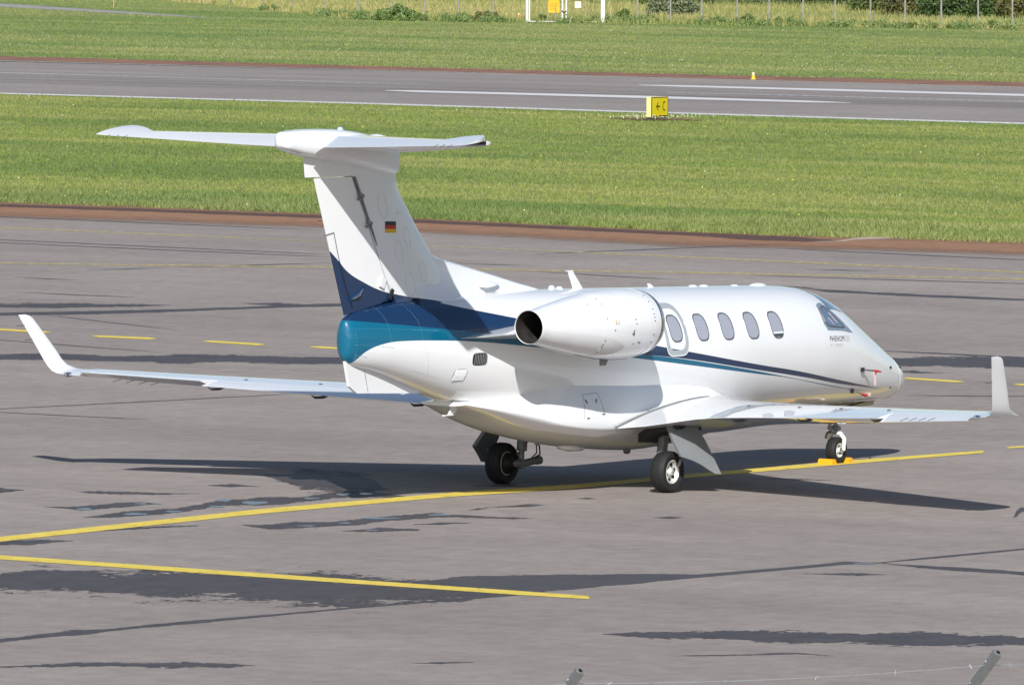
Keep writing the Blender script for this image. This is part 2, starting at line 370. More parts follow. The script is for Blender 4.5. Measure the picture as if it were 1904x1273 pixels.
# ---- wings --------------------------------------------------------------
def foil(u, th):   # half thickness at chord fraction u (NACA 4-digit, closed trailing edge)
    return 5 * th * (.2969 * math.sqrt(max(u, 0)) - .1260 * u - .3516 * u * u + .2843 * u ** 3 - .1036 * u ** 4)
def camber(u, m=.018, p=.45):
    return m / p ** 2 * (2 * p * u - u * u) if u < p else m / (1 - p) ** 2 * ((1 - 2 * p) + 2 * p * u - u * u)
def section(le, te, th, nrm, u0=0., u1=1., n=14, cam=.018, hinge=None):
    """closed loop of an aerofoil from chord fraction u0 to u1; le, te points; nrm thickness direction"""
    le, te, nrm = Vector(le), Vector(te), Vector(nrm).normalized(); ch = (te - le).length; pts = []
    us = [u0 + (u1 - u0) * (1 - math.cos(math.pi * k / (n - 1))) / 2 for k in range(n)]
    for u in us: pts.append(le.lerp(te, u) + nrm * ch * (camber(u, cam) + foil(u, th) + .0006))
    for u in reversed(us): pts.append(le.lerp(te, u) + nrm * ch * (camber(u, cam) - foil(u, th) - .0006))
    return pts
WY =   [0.30, 0.90, 1.30, 2.00, 2.60, 3.60, 5.57, 7.42]
W_LE = [-5.00, -5.42, -5.72, -6.12, -6.45, -7.00, -8.08, -9.12]
W_LZ = [.90, .925, .945, .99, 1.02, 1.075, 1.20, 1.325]
W_TE = [-9.15, -8.98, -8.76, -8.55, -8.66, -9.00, -9.60, -10.195]
W_TZ = [.86, .893, .93, 1.045, 1.095, 1.15, 1.257, 1.365]
W_TH = [.145, .145, .14, .135, .13, .125, .118, .11]
def wsec(y, side, u0=0., u1=1., n=14, rot=None):
    le = Vector((float(interp(WY, W_LE, y)), y * side, float(interp(WY, W_LZ, y)))); te = Vector((float(interp(WY, W_TE, y)), y * side, float(interp(WY, W_TZ, y)))); th = float(interp(WY, W_TH, y))
    pts = section(le, te, th, (0, -side * .06, 1), u0, u1, n)
    if rot:                                    # swing the surface about its hinge
        h = le.lerp(te, u0); Mr = Matrix.Rotation(rot, 3, 'Y'); pts = [h + Mr @ (p - h) for p in pts]
    return pts
def lerp_list(a, b, n): return [a + (b - a) * k / (n - 1) for k in range(n)]
UF = .74
def make_wing(side):
    ys = [.30, .6, .9, 1.1, 1.3, 1.65, 2.0, 2.3, 2.6, 3.1, 3.6, 4.2, 4.9, 5.57, 6.2, 6.8, 7.3]
    w = MB().loft([wsec(y, side, 0, UF, 18) for y in ys]).build('wing', M_WHITE, jet)
    # fixed outer tip and blended winglet
    MB().loft([wsec(y, side, 0, 1, 18) for y in (7.302, 7.36, 7.42)] + [section((lx, y * side, z + dz), (tx, y * side, z), th, n_, 0, 1, 18, .01) for y, z, dz, lx, tx, th, n_ in (
        (7.53, 1.374, -.035, -9.24, -10.212, .105, (0, -side * .12, 1)), (7.62, 1.385, -.03, -9.38, -10.222, .10, (0, -side * .28, 1)), (7.69, 1.415, -.012, -9.60, -10.232, .095, (0, -side * .6, 1)),
        (7.735, 1.475, 0, -9.80, -10.262, .09, (0, -side * 1.2, 1)), (7.77, 1.56, 0, -9.89, -10.31, .085, (0, -side * 2.4, 1)), (7.81, 1.70, 0, -9.985, -10.385, .08, (0, -side * 3.3, 1)),
        (7.90, 2.0, 0, -10.22, -10.55, .08, (0, -side * 3.3, 1)), (7.945, 2.15, 0, -10.345, -10.632, .08, (0, -side * 3.3, 1)), (7.955, 2.187, 0, -10.40, -10.652, .07, (0, -side * 3.3, 1)), (7.96, 2.207, 0, -10.50, -10.663, .05, (0, -side * 3.3, 1)))]).build('winglet', M_WHITE, w)
    f = MB().loft([wsec(y, side, UF + .004, 1, 9) for y in (.98, 1.3, 1.65, 2.0, 2.3, 2.6, 3.1, 3.6, 4.4, 5.2, 5.56)]).build('flap', M_WHITE, w)
    rot = R(-8) if side < 0 else R(10)         # left aileron up, right aileron down
    a = MB().loft([wsec(y, side, UF + .006, 1.0, 9, rot) for y in (5.59, 6.2, 6.8, 7.285)]).build('aileron', M_WHITE, w)
    # small dark fittings on the upper skin
    for y in (2.3, 3.4, 4.3, 5.3):
        u = section_point(y, side, .60, +1)
        MB().box(u + Vector((0, 0, .004)), (.04, .04, .010)).build('skin_fitting', M_DARK, w)
    for y, dz in ((2.65, -.02), (4.0, -.02), (5.45, -.02)):
        p = section_point(y, side, .93, -1)
        MB().tube([p + Vector((.38, 0, -.005)), p + Vector((.15, 0, -.035)), p + Vector((-.05, 0, -.03)), p + Vector((-.14, 0, .005))], [.008, .018, .018, .006], 8).build('hinge_fairing', M_FRAME, w)
    for y in (6.15, 6.32, 6.50, 6.68):
        p = section_point(y, side, 1., 0); MB().tube([p, p + Vector((-.20, 0, -.03))], .004, 5).build('static_wick', M_DARK, w)
    for z in (1.86, 2.06):
        t = (z - 1.70) / .5; x = -10.385 - (z - 1.70) * .55
        MB().tube([(x + .01, side * (7.81 + (z - 1.7) * .295), z), (x - .17, side * (7.815 + (z - 1.7) * .295), z)], .004, 5).build('static_wick', M_DARK, w)
    p = section_point(7.455, side, 1., 0)
    MB().revolve([(-.10, .0), (-.08, .03), (0, .038), (.04, .03), (.045, 0)], p + Vector((0, 0, -.0)), (-1, 0, 0), 14).build('tail_light', M_CHROME, w)
    # landing-light edge / leading-edge boot
    bt = MB(); rings = []
    for y in ys[2:]:
        s = wsec(y, side, 0, .03, 8); rings.append([p for p in s])
    bt_v = [[p + (p - sum(rr, Vector()) / len(rr)) * .012 for p in rr] for rr in rings]
    MB().loft(bt_v).build('deicing_edge', M_STEEL, w)
    return w
def section_point(y, side, u, s):
    le = Vector((float(interp(WY, W_LE, y)), y * side, float(interp(WY, W_LZ, y)))); te = Vector((float(interp(WY, W_TE, y)), y * side, float(interp(WY, W_TZ, y)))); th = float(interp(WY, W_TH, y))
    ch = (te - le).length; return le.lerp(te, u) + Vector((0, 0, 1)) * ch * (camber(u) + s * foil(u, th))
for sd in (-1, 1): make_wing(sd)

# ---- belly / wing-root fairing
#      x     z where it meets the hull, zbot, half width, z of the chine
BF = [(-11.75, 1.36, 1.30, .36, 1.33), (-11.2, 1.40, 1.14, .58, 1.25), (-10.6, 1.46, .945, .75, 1.13), (-10.0, 1.51, .785, .86, .99), (-9.5, 1.52, .69, .905, .935), (-9.0, 1.515, .615, .925, .91), (-8.4, 1.50, .555, .935, .92), (-7.8, 1.475, .505, .94, .935), (-7.2, 1.44, .475, .94, .95),
      (-6.6, 1.375, .495, .93, .96), (-6.1, 1.29, .56, .92, .965), (-5.7, 1.19, .65, .91, .965), (-5.4, 1.09, .735, .88, .96), (-5.15, 1.0, .80, .80, .93), (-4.9, .94, .86, .60, .90)]
bf_x = lerp_list(-11.75, -4.9, 60)
def bfr(x):
    zt, zb, hw, zc = [float(interp([b[0] for b in BF], [b[k] for b in BF], x)) for k in (1, 2, 3, 4)]
    k = min(1, max(0, (-5.4 - x) / .9)) * min(1, max(0, (x + 11.2) / 1.2)); et = 2.3 - .45 * k; eb = 2.4 - .75 * k
    yi = min(.86, hw * .97) / hw; fr = max(.3, (1 - yi ** et)) ** (1 / et); zt2 = zc + (zt - zc) / (fr if k > 0 else 1.)
    return superring(x, zt + (zt2 - zt) * k, zb, hw, zc, 72, et, eb)
FAIR = MB().loft([bfr(x) for x in bf_x]); fairing = FAIR.build('belly_fairing', M_WHITE, jet)
BVHF = BVHTree.FromPolygons([Vector(v) for v in FAIR.v], FAIR.f)
def fhit(x, z, side=-1, off=.003):
    h = BVHF.ray_cast(Vector((x, side * 3, z)), Vector((0, -side, 0))); return None if h[0] is None else h[0] + h[1] * (off if h[1].y * side > 0 else -off)
# service hatch on the fairing
hp = [(-9.62, 1.06), (-9.55, 1.38), (-9.20, 1.39), (-9.12, 1.04)]
hl = [fhit(x, z) for x, z in hp for _ in (0,)]
pth = []
for (xa, za), (xb, zb) in zip(hp[:-1], hp[1:]):
    for k in range(8): pth.append(fhit(xa + (xb - xa) * k / 8, za + (zb - za) * k / 8, -1, .001))
ht = MB().tube([p for p in pth if p], .0035, 4).build('hatch_seam', M_GREYM, fairing)
for x, z, dx in ((-9.53, 1.31, .03), (-9.27, 1.31, -.03), (-9.56, 1.06, 0), (-9.20, 1.10, 0)):
    a = fhit(x, z, -1, .004); b_ = fhit(x + (dx if dx else .05), z + (-.05 if dx else 0), -1, .004)
    if a and b_: MB().tube([a, b_], .008, 5).build('latch', M_DARK, fairing)
# belly antenna blister, drain mast
MB().revolve([(-.01, .0), (0, .055), (.05, .05), (.07, .03), (.075, 0)], (-7.2, 0, .49), (0, 0, -1), 14).build('belly_beacon', M_GREYM, fairing)
MB().loft([superring(x, z + h, z - h, w_, z, 20) for x, z, h, w_ in ((-8.95, .62, .01, .02), (-8.85, .605, .045, .08), (-8.65, .585, .06, .11), (-8.4, .57, .05, .09), (-8.25, .565, .01, .02))]).build('belly_blister', M_WHITE, fairing)
# wheel bays (closed black slabs, the openings' shade put into their colour) and their edge line
for sd in (-1, 1):
    MB().loft([[(x, sd * y, z + dz) for x, y, z in ((-8.42, .98, .70), (-7.75, .98, .66), (-7.65, 1.25, .80), (-7.70, 1.55, .86), (-8.3, 1.55, .90), (-8.45, 1.25, .84))] for dz in (-.02, .10)]).build('wheel_bay', M_SOOT_SHADE, fairing)
    # rubber seal where the flap root meets the fairing
    ps = [section_point(.965, sd, u, 1) + Vector((0, 0, .006)) for u in (1.0, .93, .85, .76, .66, .56, .46, .38, .32)]
    MB().tube(ps, [.022, .022, .02, .018, .016, .013, .010, .007, .003], 8).build('root_seal', M_GREYM, fairing)

# ---- fin, rudder, dorsal fin
def fin_le(z): return float(interp([2.3, 3.36, 3.89, 4.36, 4.75], [-11.2, -12.07, -12.56, -12.90, -12.93], z))
def fin_te(z): return -14.08 - .70 * (z - 2.60) / 1.858
def fin_h(z): return float(interp([2.3, 2.86, 3.13, 4.467, 4.75], [-12.78, -13.10, -13.275, -14.0, -14.17], z))
def vsec(z, xl, xt, th, u0=0, u1=1, n=16):
    return section((xl, 0, z), (xt, 0, z), th, (0, 1, 0), u0, u1, n, 0.)
rings = []
for z in lerp_list(2.35, 4.85, 22):
    xl, xt = fin_le(z), fin_te(z); u = (xl - fin_h(z)) / (xl - xt); rings.append(vsec(z, xl, xt, .105, 0, u))
fin = MB().loft(rings).build('fin', M_FIN, jet)
# cap of the fin above the rudder (carries the trailing extension)
rings = [vsec(z, fin_le(z), xt, th, (fin_le(z) - fin_h(z) - .03) / (fin_le(z) - xt), 1) for z, xt, th in ((4.462, -15.0, .10), (4.50, -15.012, .104), (4.58, -15.022, .11), (4.70, -15.035, .115), (4.80, -15.04, .115))]
MB().loft(rings).build('fin_cap', M_WHITE, fin)
rings = []
for k in range(9):
    t = k / 8; xh = -13.09 + (-14.02 + 13.09) * t; zh = 2.79 + (4.448 - 2.79) * t; xt = -14.06 + (-14.78 + 14.06) * t; zt = 2.61 + (4.452 - 2.61) * t
    ch = 2.64 - .75 * t; r = []
    for u in [0, .1, .3, .6, 1]: r.append(Vector((xh + (xt - xh) * u, .088 * (1 - .12 * t) * (1 - u) ** .8 + .006, zh + (zt - zh) * u)))
    r += [Vector((p.x, -p.y, p.z)) for p in reversed(r)]
    rings.append(r)
rud = MB().loft(rings).build('rudder', M_FIN, fin)
rud.location = (-.022, 0, 0)
# dark hinge gap with its three brackets
MB().tube([(-13.47, -.104, 3.52), (-13.56, -.102, 3.68), (-14.0, -.098, 4.44)], [.004, .013, .022], 6).build('hinge_gap', simple('grey_gap', (.16, .165, .175), .6), fin)
for z in (3.83, 4.20):
    x = fin_h(z); MB().box((x, -.105, z), (.12, .03, .05), Matrix.Rotation(.35, 3, 'Y')).box((x - .045, -.108, z - .05), (.05, .03, .035)).build('hinge_bracket', M_GREYM, fin)
MB().box((-13.33, -.10, 3.02), (.10, .03, .14), Matrix.Rotation(.4, 3, 'Y')).build('hinge_bracket', M_WHITE, fin)
MB().box((-13.14, -.108, 2.86), (.06, .02, .15), Matrix.Rotation(.5, 3, 'Y')).build('rudder_gap', M_DARK, fin)
# trim tab seam + actuator
yf = lambda x, z: -(.088 * max(0, (1 - (fin_h(z) - x) / max(.05, fin_h(z) - fin_te(z)))) ** .8 + .009)
ln = [(-14.52, 3.68), (-14.33, 3.72), (-14.22, 3.40), (-14.02, 2.95), (-13.88, 2.70)]
MB().tube([(x - .022, yf(x, z), z) for x, z in ln], .0045, 5).build('tab_seam', M_DARK, rud)
MB().tube([(-13.93, -.055, 2.83), (-13.83, -.075, 2.87), (-13.72, -.07, 2.95)], [.012, .022, .01], 8).build('tab_rod', M_CHROME, rud)
MB().loft([[(x, -.045 - h, z - .03), (x, -.03, z + .03), (x, -.02, z - .03)] for x, z, h in ((-13.98, 2.82, .0), (-13.85, 2.90, .035), (-13.70, 3.0, .03), (-13.6, 3.05, 0))]).build('actuator_fairing', M_FIN, rud)
for z in (4.1, 3.88): MB().tube([(fin_te(z) - .02, 0, z), (fin_te(z) - .12, 0, z + .0)], .004, 5).build('static_wick', M_DARK, rud)
# flag (painted on the starboard and port skin)
M_FB = simple('flag_black', (.006, .006, .008), .4); M_FR = simple('flag_red', (.45, .012, .012), .4); M_FG = simple('flag_gold', (.70, .38, .01), .4)
def fin_y(x, z):
    xl, xt = fin_le(z), fin_te(z); return foil((xl - x) / (xl - xt), .105) * (xl - xt) + .004
for sd in (-1, 1):
    fl = empty('national_flag', parent=fin)
    for k, mt in enumerate((M_FB, M_FR, M_FG)):
        za, zb = 3.832 - k * .0505, 3.832 - (k + 1) * .0505
        V = []
        for i in range(7):
            x = -13.293 + i * .251 / 6
            for z in (za, zb): V.append((x, sd * fin_y(x, z), z - .03 * (x + 13.17)))
        F = [(2 * i, 2 * i + 1, 2 * i + 3, 2 * i + 2) for i in range(6)]
        if k == 0: fl_o = obj('national_flag', V, F, mt, fin); bpy.data.objects.remove(fl)
        else: obj('stripe', V, F, mt, fl_o)
# fin skin: oval access panels, faint lines
M_PANEL = simple('panel_line', (.50, .51, .53), .5); M_PANELF = simple('faint_panel_line', (.62, .63, .645), .5)
for cx, cz, a, b_ in ((-13.35, 4.05, .10, .17), (-12.78, 3.62, .07, .14), (-12.98, 3.42, .08, .15), (-12.42, 3.14, .08, .14), (-12.72, 2.98, .10, .16), (-12.25, 2.86, .08, .1)):
    pts = []
    for k in range(25):
        t = 2 * math.pi * k / 24; x = cx + a * math.cos(t) + .25 * b_ * -math.sin(t); z = cz + b_ * math.sin(t); pts.append((x, -fin_y(x, z) + .001, z))
    MB().tube(pts, .0018, 4).build('access_panel', M_PANELF, fin)
MB().box((-12.95, -fin_y(-12.95, 3.94) - .01, 3.935), (.16, .02, .022)).build('vent_lip', M_WHITE, fin)
# dorsal fin
DX = [-9.2, -9.39, -10.0, -10.7, -11.42, -11.99, -12.25, -12.9]
DZ = [2.72, 2.775, 2.90, 3.05, 3.198, 3.32, 3.42, 3.5]
rings = []
for x in lerp_list(-12.6, -9.25, 30):
    zt = float(interp(DX[::-1], DZ[::-1], x)); h = max(zt - 2.5, .02); t = min(1, max(0, (-9.2 - x) / 3)); top = .018 + .05 * t; r = []
    base = min(.50, .14 + .36 * t) * min(1, fus_at(x)[2] / .62)
    for v in (1, .96, .8, .6, .4, .2, 0): r.append((top * (1 if v < 1 else .3) + (base - top) * (1 - v) ** 2.6, 2.5 + h * v))
    rings.append([(x, y, z) for y, z in r] + [(x, -y, z) for y, z in reversed(r)])
dorsal = MB().loft(rings).build('dorsal_fin', M_FIN, fin)
# NACA scoop on the dorsal fin
MB().loft([[(x, -.10 - w_, z - h), (x, -.10 - w_ * .2, z + h * .2), (x, -.04, z + h), (x, -.04, z - h)] for x, z, w_, h in ((-11.02, 2.93, .02, .05), (-10.95, 2.93, .06, .065), (-10.75, 2.925, .05, .045), (-10.55, 2.92, .01, .01))]).build('scoop', M_WHITE, fin)

# ---- T-tail: bullet fairing, tailplane, elevators
BL = [(-15.575, 5.02, 4.90, .05), (-15.56, 5.05, 4.875, .085), (-15.525, 5.07, 4.85, .12), (-15.35, 5.09, 4.805, .15), (-15.0, 5.10, 4.735, .19), (-14.5, 5.09, 4.66, .215), (-14.1, 5.06, 4.605, .225), (-13.6, 4.99, 4.53, .215), (-13.25, 4.93, 4.48, .19), (-13.06, 4.89, 4.46, .165), (-12.99, 4.86, 4.47, .13), (-12.95, 4.82, 4.50, .08)]
bx = [-15.575, -15.567, -15.55, -15.525, -15.49] + lerp_list(-15.45, -13.1, 26) + [-13.05, -13.0, -12.96, -12.95]
def bring(x):
    v = [float(interp([b[0] for b in BL], [b[k] for b in BL], x)) for k in (1, 2, 3)]
    zc = v[1] + .55 * (v[0] - v[1])
    return superring(x, v[0], v[1], v[2], zc, 48, 3.0, 4.0)
tail = empty('tailplane', (0, 0, 0), jet)
bul = MB().loft([bring(x) for x in bx]); 
tail_b = bul.build('bullet_fairing', M_WHITE, tail)
MB().revolve([(-.02, .06), (.01, .06), (.03, .045), (.06, .035), (.075, 0)], (-14.2, 0, 5.045), (0, 0, 1), 16).build('beacon', simple('beacon_glass', (.42, .47, .56), .15, coat=1), tail)
MB().revolve([(-.05, .16), (0, .15), (.03, .11), (.045, .04), (.047, 0)], (-13.35, 0, 4.95), (.04, 0, 1), 20).build('top_dome', M_WHITE, tail)
SY = [0., .25, 2.55, 2.80, 2.93, 2.985]
S_LE = [-13.0, -13.12, -14.66, -14.83, -14.95, -15.12]
S_TE = [-15.16, -15.20, -15.56, -15.60, -15.61, -15.615]
S_ZL = [4.83, 4.835, 4.955, 4.972, 4.985, 4.99]
S_ZT = [4.985, 4.985, 5.005, 5.007, 5.008, 5.008]
def ssec(y, side, u0=0., u1=1., n=12, rot=0., th=.105, uh=None):
    le = Vector((float(interp(SY, S_LE, y)), y * side, float(interp(SY, S_ZL, y)))); te = Vector((float(interp(SY, S_TE, y)), y * side, float(interp(SY, S_ZT, y))))
    pts = section(le, te, th, (0, 0, 1), u0, u1, n, 0.)
    if rot:
        h = le.lerp(te, u0 if uh is None else uh); Mr = Matrix.Rotation(rot, 3, 'Y'); pts = [h + Mr @ (p - h) for p in pts]
    return pts
HORN = [(2.30, .70), (2.42, .58), (2.56, .42), (2.70, .28), (2.82, .17)]
for sd in (-1, 1):
    st = MB().loft([ssec(y, sd, 0, .695, 14) for y in (.0, .25, .8, 1.4, 2.0, 2.29)] + [ssec(y, sd, 0, u - .015, 14) for y, u in HORN] + [ssec(y, sd, 0, .15, 14) for y in (2.90, 2.96)]).build('stabilizer', M_WHITE, tail)
    DR = R(-10.5)
    MB().loft([ssec(y, sd, .705, 1., 9, DR) for y in (.26, .8, 1.4, 2.0, 2.296)]).build('elevator', M_WHITE, tail)
    MB().loft([ssec(y, sd, u, 1., 12, DR, .10, .705) for y, u in HORN] + [ssec(2.92, sd, .22, 1., 12, DR, .085, .705), ssec(2.975, sd, .45, 1., 12, DR, .07, .705)]).build('horn_balance', M_WHITE, tail)
    MB().loft([ssec(y, sd, u - .01, .62, 9, 0, .06) for y, u in HORN[2:]] + [ssec(2.92, sd, .16, .6, 9, 0, .05)]).build('horn_slot', M_SOOT_SHADE, tail)
    for y in (2.62, 2.5, 2.75):
        p = Vector((float(interp(SY, S_TE, y)), y * sd, float(interp(SY, S_ZT, y)) - .03)); MB().tube([p, p + Vector((-.11, 0, -.035))], .003, 5).build('static_wick', M_DARK, tail)

# ---- ventral fin
VF = [(-14.09, 2.06), (-13.975, 1.66), (-13.80, 1.561), (-12.20, 1.493), (-11.8, 1.50), (-12.9, 1.95), (-13.55, 2.15)]
vf = MB().prism([(x, -.022, z) for x, z in VF], (0, .044, 0)).build('ventral_fin', M_WHITE, jet, smooth=False)
MB().box((-13.595, 0, 1.72), (.016, .05, .34), Matrix.Rotation(-.29, 3, 'Y')).build('hinge_strip', M_CHROME, vf)

# ---- engines
NY, NZ = 1.37, 2.405; NX = .15
def nacelle(side):
    c = Vector((0, side * NY, 0)); prof = [(-11.93, .232, 2.432), (-11.8, .248, 2.430), (-11.6, .282, 2.427), (-11.3, .330, 2.422), (-11.0, .378, 2.416), (-10.7, .420, 2.41), (-10.4, .457, 2.405), (-10.1, .475, 2.40), (-9.8, .482, 2.398), (-9.55, .478, 2.396), (-9.35, .465, 2.395), (-9.2, .448, 2.395)]
    xs = lerp_list(-11.93, -9.2, 44)
    def ring(x, k=0, n=56, rr=None):
        r = rr if rr else float(interp([p[0] for p in prof], [p[1] for p in prof], x)); z = float(interp([p[0] for p in prof], [p[2] for p in prof], x))
        return [(x, side * NY + r * math.cos(2 * math.pi * j / n), z + r * math.sin(2 * math.pi * j / n)) for j in range(n)]
    na = MB().loft([ring(x) for x in xs], False, False).build('engine_nacelle', M_WHITE, jet)
    lip = [(-9.2, .4485), (-9.12, .435), (-9.065, .415), (-9.045, .39), (-9.06, .365), (-9.12, .345), (-9.35, .335), (-9.8, .33)]
    MB().loft([ring(x, rr=r) for x, r in lip], False, True).build('intake_lip', M_STEEL, na)
    MB().loft([ring(x, rr=r) for x, r in ((-9.215, .4535), (-9.195, .4530))], False, False).build('lip_seam', M_DARK, na)
    noz = [(-11.90, .236), (-11.985, .231), (-12.005, .226), (-11.99, .221), (-11.80, .222), (-11.2, .235), (-10.9, .24)]
    MB().loft([ring(x, rr=r) for x, r in noz[:4]], False, False).build('nozzle_rim', M_WHITE, na)
    MB().loft([ring(x, rr=r) for x, r in noz[3:]], False, True).build('exhaust_pipe', M_HOT, na)
    MB().revolve([(-.45, .0), (-.40, .03), (0, .10), (.3, .11)], (-11.15, side * NY, 2.43), (1, 0, 0), 20).build('exhaust_cone', M_SOOT_SHADE, na)
    def surf(x, ang, off=.002):
        r = float(interp([p[0] for p in prof], [p[1] for p in prof], x)) + off; z = float(interp([p[0] for p in prof], [p[2] for p in prof], x))
        return Vector((x, side * (NY + r * math.cos(ang)), z + r * math.sin(ang)))
    # seams: cowl joints running round the nacelle, hinge line along the bottom
    for x, a0, a1 in ((-10.62, -1.5, 1.6), (-9.42, -1.5, 1.6)):
        MB().tube([surf(x, a0 + (a1 - a0) * k / 30, 0) for k in range(31)], .003, 4).build('cowl_seam', M_PANEL, na)
    MB().tube([surf(-10.9 + k * .14, -1.42, 0) for k in range(11)], .006, 4).build('cowl_seam', M_FRAME, na)
    rnd = random.Random(3)
    for x, a in [(-10.62, v) for v in (-.95, -.7, -.62, -.45, .25, .75, 1.0)] + [(-9.42, v) for v in (-.55, -.3, .1, .2, .3, .45, .7, .95)] + [(-9.95, .17), (-9.93, .05), (-10.45, -.12), (-10.9, .85)]:
        p = surf(x, a); MB().box(p, (.013, .010, .014)).build('latch', M_DARK, na)
    def patch(x0, x1, a0, a1, mat, name, off=.004, n=5):
        V = [surf(x0 + (x1 - x0) * i / n, a0 + (a1 - a0) * j / n, off) for i in range(n + 1) for j in range(n + 1)]
        return obj(name, V, [(i * (n + 1) + j, i * (n + 1) + j + 1, (i + 1) * (n + 1) + j + 1, (i + 1) * (n + 1) + j) for i in range(n) for j in range(n)], mat, na)
    patch(-10.45, -10.36, .06, .18, simple('tan_label', (.62, .52, .36), .5), 'label_plate')
    patch(-10.415, -10.385, .07, .17, simple('pale_label', (.8, .78, .7), .5), 'label_plate', .006)
    patch(-9.80, -9.74, -.54, -.49, M_GREYM, 'label_plate'); patch(-9.93, -9.88, -.57, -.545, M_GREYM, 'label_plate')
    # numeral 4 stencil
    V4 = [((0, .03), (.045, .03)), ((.045, .03), (.03, .09)), ((.0, .03), (.03, .09)), ((.032, 0), (.032, .09))]
    if side < 0:
        for a, b in (((.0, .025), (.06, .025)), ((0, .025), (.045, .085)), ((.045, 0), (.045, .085))):
            MB().tube([surf(-10.02 + p[0], -.30 + p[1] / .48, .002) for p in (a, b)], .006, 4).build('stencil_numeral', M_INK, na)
    # drain mast
    MB().prism([(-10.05, side * (NY - .02), 1.935), (-9.85, side * (NY - .02), 1.935), (-9.92, side * (NY - .02), 1.84), (-10.05, side * (NY - .02), 1.84)], (0, .03, 0)).build('drain_mast', M_GREYM, na)
    # pylon
    rings = []
    for y, xl, xt, z, th in ((.45, -8.95, -12.10, 2.28, .085), (.75, -9.05, -11.90, 2.305, .085), (.92, -9.1, -11.74, 2.33, .09), (1.06, -9.15, -11.60, 2.345, .09)):
        rings.append(section((xl, side * y, z + .03), (xt, side * y, z - .045), th, (0, 0, 1), 0, 1, 16, 0))
    MB().loft(rings).build('pylon', M_WHITE, na)
    return na
for sd in (-1, 1):
    na_ = nacelle(sd)
    for o_ in [na_] + list(na_.children):
        if o_.name.startswith('pylon'): continue
        for v in o_.data.vertices: v.co.x = .925 * v.co.x - .62; v.co.z -= .028

# ---- aerials, beacons, probes
def blade(name, p, h, c0, c1, sweep, up=1, y=0., foot=True, th=.012):
    x, z = p; a = [(x + c0 / 2, z), (x - c0 / 2, z), (x - sweep - c1, z + up * h), (x - sweep, z + up * h)]
    mb = MB().prism([(q[0], y - th, q[1]) for q in a], (0, 2 * th, 0))
    return mb.build(name, M_WHITE, body, smooth=False)
bl = blade('blade_aerial', (-8.45, 2.74), .265, .22, .10, .16)
MB().prism([(-8.76, -.012, 3.005), (-8.60, -.012, 3.005), (-8.60, -.012, 3.018), (-8.80, -.012, 3.018)], (0, .024, 0)).build('tip_plate', M_WHITE, bl)
blade('blade_aerial', (-6.60, 2.70), .065, .12, .05, .06)
bb = blade('blade_aerial', (-11.46, 1.345), .175, .19, .12, .13, -1, -.06)
MB().prism([(-11.82, -.074, 1.165), (-11.60, -.074, 1.165), (-11.60, -.074, 1.18), (-11.82, -.074, 1.182)], (0, .03, 0)).build('tip_plate', M_WHITE, bb)
for x, l, h in ((-9.05, .20, .02), (-8.93, .06, .045), (-5.55, .20, .035), (-5.27, .22, .035), (-4.47, .17, .03), (-3.86, .42, .05)):
    zt = fus_at(x)[0]; pts = []
    MB().loft([superring(x + l * (k / 6 - .5), zt - .012 + h * 1.0 * math.sin(math.pi * min(.96, max(.04, k / 6))) ** .4, zt - .06, .055 * math.sin(math.pi * min(.97, max(.03, k / 6))) ** .5 + .003, zt - .03, 14, 3, 2) for k in range(7)]).build('roof_aerial', M_WHITE, body)
MB().revolve([(-.02, .05), (.02, .047), (.035, .035), (.045, .02), (.048, 0)], (-9.12, 0, 2.785), (0, 0, 1), 16).build('roof_beacon', simple('clear_beacon', (.55, .58, .62), .1, coat=1), body)
def probe(root, tip, vane, streamer):
    pr = MB().box(root, (.07, .025, .06)).build('pitot_probe', M_SOOT_SHADE, body)
    MB().tube([root, Vector(root).lerp(Vector(tip), .4), tip], [.012, .012, .014], 8).build('tube', M_STEEL, pr)
    d = Vector(tip) - Vector(root)
    MB().tube([Vector(tip) - d * .1, Vector(tip) + d * .25, Vector(tip) + d * .75], [.012, .022, .008], 8).build('red_cover', M_RED, pr)
    s = Vector(tip) + d * .15
    MB().prism([s + Vector(q) for q in streamer], (0, .008, 0)).build('streamer', M_TAGW, pr)
    MB().prism([s + Vector((q[0] * .5, q[1] - .01, q[2] * .22)) for q in streamer], (0, .008, 0)).build('ribbon', M_RED, pr)
r1 = hit(-2.20, 1.398, -1, .02); probe(r1, r1 + Vector((.17, -.075, -.02)), 0, [(-.03, 0, 0), (.02, 0, 0), (.025, -.01, -.20), (-.02, -.01, -.205)])
r2 = hit(-2.24, 1.10, -1, .02); probe(r2, r2 + Vector((.15, -.06, -.045)), 0, [(.0, 0, .01), (.02, 0, -.045), (.20, -.01, -.03), (.21, -.01, .02)])
for x, z, w_ in ((-1.10, 1.37, .05), (-.42, 1.33, .03), (-1.0, 1.08, .01)):
    p = hit(x, z, -1, .004)
    if p: MB().box(p, (w_, .012, .035)).build('static_port', M_DARK, body)
# radome joint
zt, zb, hw, zc = fus_at(-.62); MB().tube([Vector(p) for p in superring(-.62, zt + .001, zb - .001, hw + .001, zc, 48)] + [Vector(superring(-.62, zt + .001, zb - .001, hw + .001, zc, 48)[0])], .003, 4).build('radome_seam', M_PANEL, body)

